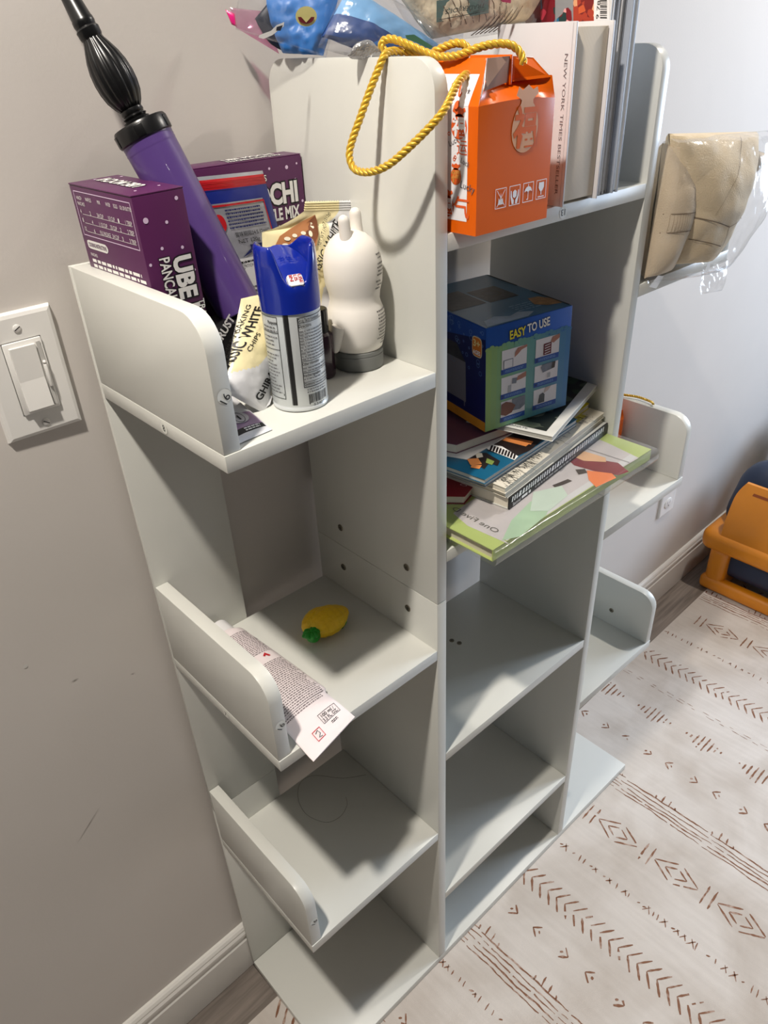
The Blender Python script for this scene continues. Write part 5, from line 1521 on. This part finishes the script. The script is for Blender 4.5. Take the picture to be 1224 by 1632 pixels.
for (ya, yb_, zz0, zz1) in ((0, 0, 0, 0),):
    q = [Vector((gt[0][0] - .003, gt[0][1] - .0045, z1g + .0012)), Vector((gt[1][0] + .0045, gt[1][1] - .0045, z1g + .0012))]
    arc = []
    for k in range(9):
        t = PI * k / 8; arc.append((-.0045 - .004 * math.sin(t), (z1g + z0g) / 2 + (z1g - z0g + .0032) / 2 * math.cos(t)))
    arc = [(.20, z1g + .0016)] + arc + [(.1, z0g - .0006)]
    vs = []
    for i in range(25):
        x = gt[0][0] - .003 + (gt[1][0] - gt[0][0] + .008) * i / 24
        for (yo, z) in arc:
            vs.append(Vector((x, gt[0][1] + yo + .0012 * noise.noise(Vector((x * 40, z * 30, 1))), z)))
    m_ = len(arc)
    b.add(vs, [(i * m_ + j, (i + 1) * m_ + j, (i + 1) * m_ + j + 1, i * m_ + j + 1) for i in range(24) for j in range(m_ - 1)], gfilm)
b.build('plastic_jacket', gb3, label='clear glossy plastic jacket')
rc = mat('dark red cover', (140, 26, 38), .4, var=.05)
r0 = zpx(741, 791, .8975)
def redp(b, top): b.text(top, 'OO', .55, .08, .1, mat('pale pink lettering', (226, 190, 190), .4), align='L', width=.2)
book([r0, (r0[0] + .035, r0[1] + .012), (r0[0] + .02, -.10), (.2500, -.155)], .8866, .8975, rc, pg_h, 'small dark red book poking out left, on the lime green book', .001, .002, None, redp)
bk0 = [zpx(811, 793, .902), (.5640, -.2260), (.5640, -.07), (.300, -.09)]
bk0 = [(.3265, -.2560), (.5640, -.2270), (.5520, -.075), (.3080, -.1)]
wc = mat('pale grey cover', (196, 196, 190), .45)
def blackp(b, top): pass
ob2 = book(bk0, .8866 + .0, .9020, wc, pg_h, 'pale book with a black spine lettered in white, on the lime green book', .0012, .002, None)
b = MB()
p_, q_ = Vector((*bk0[0], 0)), Vector((*bk0[1], 0)); d_ = (q_ - p_).normalized(); n_ = Vector((d_.y, -d_.x, 0))
slab(b, [(p_.x + n_.x * .0006, p_.y + n_.y * .0006), (q_.x + n_.x * .0006, q_.y + n_.y * .0006), (q_.x - n_.x * .0016, q_.y - n_.y * .0016), (p_.x - n_.x * .0016, p_.y - n_.y * .0016)], .8867, .9024, black, .0004)
FS = plane(p_ + n_ * .0006 + Vector((0, 0, .8867)), d_, (0, 0, 1))
# white chunky ornament letters run along the upper half of the spine
R5 = random.Random(8); x = .004
while x < .225:
    w_ = R5.uniform(.003, .007); b.poly(FS, [(x, .0085), (x + w_ * .6, .0080), (x + w_, .0145), (x + w_ * .35, .015)], white, .0003)
    if R5.random() < .6: b.poly(FS, [(x + w_ * .8, .0085), (x + w_, .0085), (x + w_ * .5, .0148), (x + w_ * .3, .0148)], white, .0003)
    x += w_ + .0012
b.text(FS, 'Second', .007, .002, .0042, white, width=.016); b.scrawl(FS, .026, .046, .0025, 1, .004, .0034, white, 6)
b.scrawl(FS, .055, .16, .003, 1, .004, .0026, mat('dim white lettering', (150, 148, 144), .5), 4)
b.build('spine', ob2, label='black spine with white lettering')
TP2 = lambda a, c, l=0: Vector((a, c, .902 + l))
creamc = mat('cream line drawing cover', (222, 214, 196), .5, var=.03)
def doodle(n, sd, y0, y1, m, x0=0., x1=1.):
    def f(b, top):
        R_ = random.Random(sd)
        for i in range(n):
            a = x0 + (x1 - x0) * R_.random(); c = y0 + (y1 - y0) * R_.random(); pts = [(a, c)]
            for k in range(4): pts.append((pts[-1][0] + R_.uniform(-.012, .012), pts[-1][1] + R_.uniform(-.05, .05)))
            for k in range(4):
                p, q = Vector(pts[k]), Vector(pts[k + 1]); dd = (q - p); 
                if dd.length < 1e-4: continue
                nn = Vector((-dd.y * .2, dd.x * 2)).normalized() * .0012
                b.poly(top, [tuple(p - nn), tuple(q - nn), tuple(q + nn), tuple(p + nn)], m, .0003)
    return f
c0_ = [zpx(806.4, 778.4, .917), zpx(961, 657, .917), (.548, -.11), zpx(784.7, 770, .917)]
c0_ = [(.3205, -.2545), (.5600, -.2222), (.5560, -.085), (.3120, -.112)]
yel_p = mat('yellow print band', (214, 204, 96), .45)
def creamp(b, top):
    b.rect(top, .38, .10, .9, .2, yel_p, .0002)
    doodle(110, 3, .04, .16, mat('dark line drawing', (60, 58, 52), .6), .02, .38)(b, top); doodle(70, 4, .06, .2, mat('dark line drawing', (60, 58, 52), .6), .42, .9)(b, top)
    b.rect(top, .88, .19, .95, .32, black, .0003)
book([(.3235, -.2530), (.5620, -.2200), (.5580, -.083), (.3150, -.11)], .9024, .9092, creamc, pg_h, 'lower of two cream paperbacks with line drawings, on the black-spined book', .0006, .001)
book(c0_, .9094, .9170, creamc, pg_h, 'upper cream paperback with black line drawings, under the blue book', .0006, .001, None, creamp)
# two grey paperbacks and the blue one with orange art
blu_c = mat('petrol blue cover', (22, 92, 124), .3, var=.06, coat=.3); ggr = mat('grey glossy cover', (120, 124, 128), .35, coat=.2); dkc = mat('dark art print', (34, 26, 26), .4, var=.3, vscale=120); orp = mat('orange lettering print', (226, 142, 78), .4, var=.1)
B0 = [(.3035, -.2385), (.4800, -.2225), (.5150, -.10), (.2900, -.135)]
B0 = [zpx(772.8, 764.7, .929), (.4980, -.2225), (.5150, -.095), (.2905, -.135)]
def bluep(b, top):
    Q = lambda pts, m, l=.0002: b.poly(lambda a, c, l2=0: Vector((*zpx(a, c, .929), .929 + l2)), pts, m, l)
    Q([(820, 683), (870, 697), (845, 718), (815, 731), (776, 718), (790, 705)], dkc, .0003)
    Q([(800, 702), (838, 712), (846, 706), (812, 697)], orp, .0005); Q([(807, 696), (850, 704), (846, 709), (803, 701)], orp, .00045)
    Q([(780, 708), (800, 712), (826, 728), (820, 734), (790, 722), (776, 716)], white, .0006)
    for k in range(9): Q([(783 + k * 4.6, 710 + k * 1.6), (786 + k * 4.6, 711 + k * 1.6), (783 + k * 4.6, 719 + k * 1.7), (780 + k * 4.6, 718 + k * 1.7)], dkc, .0008)
    Q([(757, 722), (775, 722), (797, 735), (793, 743), (780, 738), (772, 748), (758, 740), (762, 733), (745, 730)], dkc, .0004)
    Q([(744, 732), (762, 731), (768, 740), (750, 742)], orp, .0006); Q([(752, 741), (768, 742), (764, 748), (750, 746)], orp, .0007); Q([(757, 722), (768, 723), (770, 729), (760, 731)], mat('pale mask print', (222, 214, 196), .4), .0007)
    Q([(776, 731), (788, 736), (784, 742), (774, 738)], mat('olive print', (120, 140, 70), .4), .0007)
G1 = [(p[0] + .003, p[1] + .002) for p in B0]
book(G1, .9172, .9228, ggr, pg_g, 'grey paperback directly under the blue book with orange art', .0006, .0012)
book(B0, .9230, .9290, blu_c, pg_g, 'glossy blue paperback with dark and orange cover art, half covered by the white sheet', .0006, .0012, None, bluep)
yc = mat('yellow cover', (226, 208, 32), .45)
book([(.5030, -.2080), (.5560, -.2010), (.5560, -.12), (.5180, -.12)], .9172, .9250, yc, pg_h, 'yellow booklet showing as a small wedge at the right of the stack', .0006, .001)
# white sheet between the blue and purple books
b = MB(); slab(b, [zpx(744, 732, .9300), zpx(828, 684, .9300), (.455, -.12), (.300, -.14)], .9292, .9300, mat('white paper', (226, 220, 212), .6), 0)
o = b.build('paper_sheet', base=(.38, -.15, .9292), smooth=False); tag(o, 'white paper sheet sticking out between the blue and the mauve book', 'paper')
mv = mat('mauve cover', (118, 70, 84), .45, var=.03)
p0 = zpx(727.5, 708.6, .942)
book([p0, (.4150, -.1900), (.4450, -.03), (.2750, -.05)], .9302, .9420, mv, pg_h, 'mauve covered book with worn page edges, upper left of the stack', .0008, .0012)
# dark photo calendar with white border, tilted under the box
leaf = floral('dark foliage photo', (28, 34, 26), [(50, 66, 44), (84, 92, 74), (40, 34, 26), (110, 116, 100)], 70)
wcd = mat('white cover border', (222, 220, 212), .4)
c1 = [(.403, -.2535), (.5630, -.1960), (.5560, -.04), (.3700, -.13)]
def pomp(b, top):
    b.poly(top, [(.0, .085), (.93, .085), (.93, 1), (0, 1)], leaf, .0002)
    b.text(top, 'POMEGRANATE', .33, .03, .028, mat('grey publisher lettering', (90, 90, 86), .5), width=.20, bold=.01)
c1 = [zpx(880.8, 696, .9488), zpx(812, 676.6, .9488)]
# built along its own edges: corner, left edge running back left, right edge running back right
K = Vector((*c1[0], 0)); Lv = (Vector((*c1[1], 0)) - K); Rv = Vector((*zpx(929, 640, .9488), 0)) - K
Lp = K + Lv * 1.02; Rp = K + Rv * (1.50)
sc_ = (.5645 - K.x) / Rv.x; Rp = K + Rv * min(sc_, 1.6)
Bp = Rp + Lv * 1.0
def pomp2(b, top):
    # top(a, c): a along corner->right, c along corner->left-back
    b.poly(top, [(.055, .10), (1, .10), (1, 1), (.055, 1)], leaf, .0002)
    A = top(0.022, .72); 
    U = (top(0.022, .30) - A); V = Vector((0, 0, 1)).cross(U).normalized() * .0032
    b.text(lambda a, c, l=0: A + U * a + V * c + Vector((0, 0, l)), 'POMEGRANATE', 0, 0, 1, mat('grey publisher lettering', (84, 84, 80), .5), width=1.0, bold=.01, lift=.0006)
book([(K.x, K.y), (Rp.x, Rp.y), (min(Bp.x + .01, .5645), Bp.y + .09), (Lp.x - .02, Lp.y + .05)], .9422, .9488, wcd, pg_g, 'white-bordered booklet with dark foliage photo on its cover, top of the stack', .0008, .0008, None, pomp2)

# ------------------------------------------------------------------ bubble machine box
Tb = Matrix.Translation((.3605, -.1885, .9492)) @ Euler((0, math.radians(-1.6), math.radians(-12.9))).to_matrix().to_4x4()
bw_, bd_, bh_ = .1216, .165, .1238
bx = thing('bubble_machine_box', (.42, -.12, .9492), 'blue and green toy carton with easy to use picture steps, standing on the book stack', 'toy box')
b = MB()
navyc = mat('navy carton print', (20, 28, 84), .35, coat=.2, var=.1, vscale=12); bluec = mat('blue carton print', (28, 84, 172), .35, coat=.2, var=.05); topc = mat('teal blue carton print', (44, 98, 134), .35, coat=.2, var=.12, vscale=18)
b.box((0, 0, 0), (bw_, bd_, bh_), bluec, .0006, Tb)
b.build('carton', bx)
Fb_ = TF(Tb, (0, -.0001, 0), (1, 0, 0), (0, 0, 1)); Lb = TF(Tb, (-.0001, bd_, 0), (0, -1, 0), (0, 0, 1)); Tt = TF(Tb, (0, 0, bh_ + .0001), (1, 0, 0), (0, 1, 0))
b = MB()
for k in range(16):
    t = k / 15; c = tuple(int(x + (y - x) * t) for x, y in zip((132, 172, 104), (62, 124, 172)))
    if k > 5: c = tuple(int(x + (y - x) * ((k - 5) / 10)) for x, y in zip((108, 164, 138), (62, 122, 172)))
    else: c = tuple(int(x + (y - x) * (k / 5)) for x, y in zip((138, 170, 92), (108, 164, 138)))
    b.rect(Fb_, bw_ * k / 16, 0, bw_ * (k + 1) / 16, bh_ * (.80 + .018 * math.sin(k * 2.1)), mat('print gradient %d' % k, c, .35, coat=.2, var=.01), .0002)
for k in range(22):
    b.disc(Fb_, bw_ * (k + .5) / 22, bh_ * (.80 + .012 * math.sin(k * 1.7)), .0036, MATS['print gradient %d' % min(15, int((k + .5) / 22 * 16))], .00025, .0026)
yl = mat('yellow lettering', (232, 216, 40), .4)
b.text(Fb_, 'EASY', bw_ * .27, bh_ * .845, .0095, yl, width=.0215, bold=.03, rot=3, outline=(navyc, .07), lift=.0006)
b.text(Fb_, 'TO USE', bw_ * .47, bh_ * .862, .0095, white, width=.0315, bold=.03, rot=4, outline=(navyc, .07), lift=.0006)
pnl = mat('white picture panel', (226, 220, 222), .4); bar_ = mat('blue caption bar', (20, 72, 156), .4); gtoy = mat('grey toy print', (120, 124, 136), .4, var=.15, vscale=150); hand = mat('hand print', (170, 112, 92), .4)
for ci, (a0, a1) in enumerate(((.18, .47), (.575, .86))):
    for ri, (t0, t1) in enumerate(((.245, .475), (.505, .72), (.745, .955))):
        if ci == 1: t0, t1 = t0 - .012, t1 - .015
        x0_, x1_, yb0, yt0 = bw_ * a0, bw_ * a1, bh_ * (1 - t1), bh_ * (1 - t0)
        b.rect(Fb_, x0_, yb0, x1_, yt0, pnl, .0004); b.rect(Fb_, x0_ - .0008, yb0, x1_, yb0 + .0062, bar_, .0005)
        b.text(Fb_, str(1 + ri * 2 + ci) if ri < 3 else '', x0_ + .001, yb0 + .0012, .0036, navyc, bold=.03, lift=.0008); b.scrawl(Fb_, x0_ + .005, x1_ - .004, yb0 + .0036, 2, .0016, .0008, mat('pale caption', (120, 160, 210), .4), ri + ci * 7, lift=.0007)
        w_ = x1_ - x0_; h_ = yt0 - yb0 - .0062; yb1 = yb0 + .0062
        P = lambda pts, m, l=.0006: b.poly(Fb_, [(x0_ + w_ * p, yb1 + h_ * q) for p, q in pts], m, l)
        if (ci, ri) == (0, 0):
            P([(.5, .5), (.52, .75), (.62, .95), (1, 1), (1, .88), (.78, .8), (.62, .6)], hand); P([(.06, .02), (.45, .02), (.45, .48), (.06, .48)], gtoy); P([(.09, .04), (.42, .04), (.42, .45), (.09, .45)], pnl, .0008)
        if (ci, ri) == (1, 0):
            P([(.33, .05), (.66, .05), (.66, .68), (.33, .68)], mat('dark red print', (110, 26, 44), .4)); P([(.62, .7), (.7, .95), (1, 1), (1, .8), (.75, .6)], hand)
            for k in range(4): P([(.38, .12 + k * .14), (.61, .16 + k * .14), (.61, .2 + k * .14), (.38, .16 + k * .14)], pnl, .0008)
        if (ci, ri) == (0, 1): P([(.42, .5), (.6, .45), (.64, .78), (.44, .82)], gtoy); P([(.6, .6), (.66, .85), (1, 1), (1, .7), (.8, .62)], hand); P([(.27, .02), (.4, .02), (.4, .45), (.27, .45)], mat('pale grey print', (170, 170, 174), .4))
        if (ci, ri) == (1, 1): P([(.25, .85), (.35, .5), (.85, .62), (.88, 1), (.3, 1)], gtoy); P([(.72, .62), (.85, .62), (.88, 1), (.75, 1)], bw, .0008); P([(.55, .1), (.68, .1), (.68, .4), (.55, .4)], mat('pale grey print', (170, 170, 174), .4))
        if (ci, ri) == (0, 2): P([(.45, .25), (.8, .2), (1, .4), (1, 1), (.45, 1)], gtoy); P([(0, .2), (.02, .85), (.2, .95), (.42, .8), (.6, .55), (.45, .15), (.2, .05)], mat('brown hand print', (120, 72, 58), .4), .0008)
        if (ci, ri) == (1, 2): P([(.2, .05), (.48, .05), (.48, .55), (.4, .7), (.25, .6)], mat('dark grey toy print', (70, 72, 76), .4)); P([(.45, .65), (.5, 1), (.75, 1), (.62, .75)], mat('pale hand print', (196, 176, 168), .4))
b.build('front_print', bx)
b = MB()
b.rect(Lb, 0, .012, bd_, bh_ - .0005, navyc, .0002); b.rect(Lb, 0, 0, bd_, .012, mat('orange yellow band', (220, 140, 40), .4, var=.15, vscale=30), .0002)
b.poly(Lb, [(0, bh_ * .7), (0, bh_ - .0006), (bd_, bh_ - .0006), (bd_, bh_ * .9)], mat('mid blue print', (34, 74, 150), .4, var=.1, vscale=30), .0003)
bub = mat('pale bubble print', (110, 140, 190), .4)
R6 = random.Random(2)
for k in range(46): b.ring(Lb, bd_ * R6.uniform(.4, .97), bh_ * R6.uniform(.55, .97), R6.uniform(.001, .0034), .0005, bub, .0005, 12)
# 3+ badge at the front edge
ba, bz, bs = bd_ - .0155, bh_ * .80, .0095
b.poly(Lb, [(ba + bs * 1.0 * (abs(math.cos(t)) ** .5) * (1 if math.cos(t) > 0 else -1), bz + bs * 1.25 * (abs(math.sin(t)) ** .5) * (1 if math.sin(t) > 0 else -1)) for t in [2 * PI * (k + .5) / 28 for k in range(28)]], mat('cream badge rim', (220, 200, 160), .4), .0006)
b.poly(Lb, [(ba + bs * .88 * (abs(math.cos(t)) ** .5) * (1 if math.cos(t) > 0 else -1), bz + bs * 1.13 * (abs(math.sin(t)) ** .5) * (1 if math.sin(t) > 0 else -1)) for t in [2 * PI * (k + .5) / 28 for k in range(28)]], mat('orange badge', (222, 120, 40), .4, var=.1), .0008)
b.text(Lb, '3+', ba, bz + .0006, .0075, mat('cream badge lettering', (240, 220, 150), .4), align='C', width=.012, bold=.03, lift=.0012); b.text(Lb, 'AGES', ba, bz - .0085, .0046, white, align='C', width=.0135, bold=.03, lift=.0012)
gm = mat('grey machine print', (118, 112, 118), .4, var=.05); gm2 = mat('dark machine print', (60, 58, 62), .4, var=.3, vscale=120)
b.poly(Lb, [(bd_ - .083, .024), (bd_ - .038, .024), (bd_ - .038, .074), (bd_ - .083, .074)], gm, .0005); b.poly(Lb, [(bd_ - .083, .074), (bd_ - .038, .074), (bd_ - .056, .092), (bd_ - .105, .092), (bd_ - .12, .08)], gm2, .0006)
b.poly(Lb, [(bd_ - .083, .024), (bd_ - .083, .074), (bd_ - .125, .08), (bd_ - .125, .03)], gm2, .0005)
for a in (bd_ - .081, bd_ - .042): b.rect(Lb, a, .018, a + .002, .024, gm, .0005)
b.build('side_print', bx)
b = MB()
b.rect(Tt, .0008, .0008, bw_ - .0008, bd_ - .001, topc, .0002)
b.poly(Tt, [(.004, .003), (.06, .003), (.075, .012), (.06, .022), (.045, .016), (.03, .026), (.012, .020)], mat('pale foam print', (150, 166, 186), .4, var=.15, vscale=60), .0004)
b.poly(Tt, [(.003, .07), (.052, .07), (.052, .130), (.003, .130)], gm2, .0004); b.poly(Tt, [(.056, .068), (.098, .068), (.098, .118), (.056, .118)], gm2, .0004)
b.ring(Tt, .077, .095, .012, .003, bw, .0006, 24)
b.scrawl(Tt, .062, .098, .04, 4, .006, .0022, mat('pale blue lettering', (120, 150, 180), .4), 5, lift=.0005)
b.poly(Tt, [(.09, .03), (.10, .018), (.118, .014), (.12, .034), (.112, .050), (.098, .052)], mat('orange brown creature print', (150, 110, 70), .4, var=.3, vscale=120), .0006)
b.rect(Tt, bw_ - .0032, .004, bw_ - .0008, .072, dark, .0007); b.rect(Tt, bw_ - .0032, .100, bw_ - .0008, bd_ - .004, dark, .0007)
b.build('lid_print', bx)

# ------------------------------------------------------------------ clear bag of folded cream clothes on the right shelf
clo = mat('beige cotton cloth', (214, 194, 160), .9, var=.05, bump=.4, bscale=700, sheen=.2); clo2 = mat('warm grey cotton cloth', (196, 178, 152), .9, var=.06, bump=.4, bscale=700, sheen=.2); seamc = mat('dark seam', (120, 100, 76), .9)
Zr = ZR[0]
cb = thing('bag_of_clothes', (.70, -.16, Zr), 'clear plastic bag of folded cream clothes on the highest right shelf', 'bag of clothes')
def cloth(name, c, thick, m, sd, label, bp=.0, mf=None, cr=.010, n=56, pw=.4):
    b = MB(); f, k = pillow(c, 1, 1, thick, cr, sd, 9, power=pw); pillow_mesh(b, f, k, n, n, mf or (lambda s_, t_, fl: m)); return b, f
cL = [Vector((.5950, -.232, Zr + .004)), Vector((.6480, -.236, Zr + .004)), Vector((.6750, -.225, 1.222)), Vector((.6100, -.222, 1.230))]
b, f = cloth('roll', cL, .052, clo2, 2, '')
b.rect(f, .02, .495, .98, .502, seamc, .0008, 10)
for k in range(16): b.rect(f, .08 + k * .055, .36, .087 + k * .055, .495, mat('rib groove', (168, 150, 124), .9), .0006, 1, 5)
b.rect(f, .02, .355, .98, .362, seamc, .0008, 10)
b.build('folded_knit', cb, label='warm grey folded knit cuff')
cM = [Vector((.648, -.242, Zr + .012)), Vector((.718, -.250, Zr + .003)), Vector((.818, -.235, 1.224)), Vector((.610, -.228, 1.240))]
b, f = cloth('trousers', cM, .07, clo, 6, '')
for (s0, t0, s1, t1) in ((.03, .40, .62, .30), (.62, .30, .95, .36), (.62, .30, .70, .02), (.05, .22, .60, .15), (.30, .40, .5, .7), (.5, .7, .62, .97)):
    nn = 12
    for k in range(nn):
        a0, c0_2 = s0 + (s1 - s0) * k / nn, t0 + (t1 - t0) * k / nn; a1, c1_2 = s0 + (s1 - s0) * (k + 1) / nn, t0 + (t1 - t0) * (k + 1) / nn
        b.poly(f, [(a0 - .004, c0_2 - .003), (a1 - .004, c1_2 - .003), (a1 + .004, c1_2 + .004), (a0 + .004, c0_2 + .004)], seamc, .001)
b.build('folded_trousers', cb)
cN = [Vector((.735, -.20, Zr + .04)), Vector((.765, -.21, Zr + .07)), Vector((.842, -.245, 1.196)), Vector((.770, -.235, 1.215))]
b, f = cloth('sleeve', cN, .04, clo2, 9, ''); b.build('folded_sleeve', cb)
b = MB(); b.box((.600, -.20, Zr + .002), (.770, -.06, 1.195), clo2, .03, None, 4); b.build('folded_stack', cb)
clear2 = film('clothes bag film', (.985, .985, .985), -.02, .03, .8, 28)
cF = [Vector((.590, -.240, Zr + .001)), Vector((.728, -.262, Zr - .004)), Vector((.850, -.262, 1.226)), Vector((.598, -.235, 1.236))]
b = MB(); f, k = pillow(cF, 1, 1, .098, .007, 12, 16, power=.35); pillow_mesh(b, f, k, 46, 46, lambda s_, t_, fl: clear2)
# tail of film hanging over the shelf edge
cG = [Vector((.690, -.262, Zr - .030)), Vector((.735, -.268, Zr - .034)), Vector((.745, -.262, Zr + .004)), Vector((.690, -.258, Zr + .004))]
f, k = pillow(cG, 1, 1, .016, .005, 14, 40, power=.5); pillow_mesh(b, f, k, 20, 20, lambda s_, t_, fl: clear2)
b.build('bag_film', cb, sharp=25)
pp = hit(1042, 455, 'y', -.240)
b = MB(); b.poly(lambda a, c, l=0: Vector((a, -.2405 - l, c)), [(pp.x - .012, Zr - .004), (pp.x + .006, Zr - .010), (pp.x + .020, Zr + .002), (pp.x + .006, Zr + .006)], white, .0); b.build('care_label', cb)
b = MB(); b.poly(lambda a, c, l=0: Vector((a, -.268 - l, c)), [(.676, Zr + .004), (.684, Zr + .0), (.688, Zr + .010), (.680, Zr + .013)], white, .0); b.build('care_label', cb)

# ------------------------------------------------------------------ second orange gift box on the middle right shelf
g2, A2, _ = gift_box('gift_box', .668, -.1365, ZR[1] + .0003, .0975, .076, .0865, .1205, 'orange gift box mostly hidden behind the right side panel')
b = MB(); rope(b, [Vector((.735, -.10, ZR[1] + .118)), Vector((.770, -.108, ZR[1] + .122)), Vector((.792, -.112, ZR[1] + .1125)), Vector((.803, -.135, ZR[1] + .1115)), Vector((.801, -.160, ZR[1] + .1115)), Vector((.795, -.168, ZR[1] + .1115))], .0022, 3, .012)
b.build('cord_handle', g2, label='twisted gold cord')

# ------------------------------------------------------------------ orange and navy toy on the rug
otoy = mat('orange toy plastic', (224, 138, 20), .35, var=.02, coat=.25); ntoy = mat('navy toy plastic', (26, 40, 66), .45, var=.04)
tx, ty0, ty1 = 1.505, -.375, -.006
ty = thing('toy_appliance', (1.62, -.2, 0), 'orange and navy plastic toy with a domed top standing on the rug by the wall', 'toy')
def rbox(b, a, c, r_, m, seg=5): b.box(a, c, m, r_, None, seg)
b = MB(); rbox(b, (tx + .020, ty0 + .03, .045), (tx + .235, ty1 - .03, .150), .03, ntoy); b.build('lower_tub', ty)
b = MB(); rbox(b, (tx - .006, ty0, .125), (tx + .26, ty1, .190), .024, otoy)
b.build('orange_band', ty)
b = MB()
bm = bmesh.new(); bmesh.ops.create_cube(bm, size=1)
for v in bm.verts:
    top_ = v.co.z > 0
    v.co = Vector((tx + (.030 if not top_ else .085) if v.co.x < 0 else tx + (.245 if not top_ else .205), (ty0 + .008 if not top_ else ty0 + .03) if v.co.y < 0 else (ty1 - .008 if not top_ else ty1 - .03), .175 if not top_ else .362))
bmesh.ops.bevel(bm, geom=bm.edges[:], offset=.06, segments=8, affect='EDGES', profile=.5)
b.bm(bm, ntoy); b.build('domed_top', ty)
# curved orange front shield with a slot near its top
b = MB(); vs = []; NU, NV = 20, 16
def shield(u, v, off):
    y = ty1 - .052 - u * (ty1 - ty0 - .104); z = .178 + v * .150
    x = tx + .004 + .004 + (v ** 2.2) * .055 - off
    e = max(0, (v - .72) / .28); w_ = 1 - .10 * e * e
    yc_ = (ty0 + ty1) / 2; y = yc_ + (y - yc_) * w_
    return Vector((x, y, z))
for off in (.006, -.004):
    for j in range(NV + 1):
        for i in range(NU + 1): vs.append(shield(i / NU, j / NV, off))
S = (NU + 1) * (NV + 1)
fs = [(j * (NU + 1) + i, j * (NU + 1) + i + 1, (j + 1) * (NU + 1) + i + 1, (j + 1) * (NU + 1) + i) for j in range(NV) for i in range(NU)]
fs += [tuple(S + q for q in f_[::-1]) for f_ in fs]
for i in range(NU):
    fs.append((i + 1, i, S + i, S + i + 1)); q = NV * (NU + 1) + i; fs.append((q, q + 1, S + q + 1, S + q))
for j in range(NV):
    q = j * (NU + 1); fs.append((q, q + NU + 1, S + q + NU + 1, S + q)); q += NU; fs.append((q + NU + 1, q, S + q, S + q + NU + 1))
b.add(vs, fs, otoy)
FSh = lambda a, c, l=0: shield(a, c, .0065 + l)
b.rect(FSh, .14, .86, 1, .90, mat('shaded slot', (150, 70, 14), .5), .0002, 10)
b.build('front_shield', ty, sharp=50, label='bright orange shield with a slot')
for (ya, yb2) in ((ty1 - .085, ty1 - .030), (ty0 + .04, ty0 + .095), ):
    b = MB(); rbox(b, (tx + .0, ya, .0005), (tx + .25, yb2, .14), .018, otoy); b.build('leg', ty)
b = MB(); rbox(b, (tx - .006, ty0 + .03, .0005), (tx + .03, ty1 - .022, .042), .014, otoy); b.build('foot_rail', ty)
# dark bag behind it
dkg = mat('dark grey fabric', (52, 52, 52), .85, var=.1, bump=.3, bscale=300)
b = MB(); blob_bag(b, (1.985, -.135, .205), (.145, .150, .205), dkg, 4, amp=.06)
for v in b.v: v.z = max(v.z, .0008); v.y = min(v.y, .026)
o = b.build('duffel_bag', base=(1.98, -.13, 0)); tag(o, 'dark grey fabric bag against the wall behind the orange toy', 'bag')

# ------------------------------------------------------------------ stray hair on the lowest left shelf
hm = mat('fine dark hair', (96, 88, 80), .5)
def z3(*q): return [Vector((*zpx(240 + a / 2.448, 1200 + c / 2.448, ZL[2] + .0004), ZL[2] + .0005)) for a, c in q]
b = MB(); b.tube(crom(z3((840, 85), (750, 98), (640, 88), (590, 110), (575, 150), (582, 200), (615, 245), (685, 271), (740, 248), (766, 205), (762, 172)), 8), .00022, hm, 5)
p = z3((685, 200))[0]; o = b.build('hair_strand', base=tuple(p)); tag(o, 'thin looped hair lying on the lowest left shelf', 'hair')
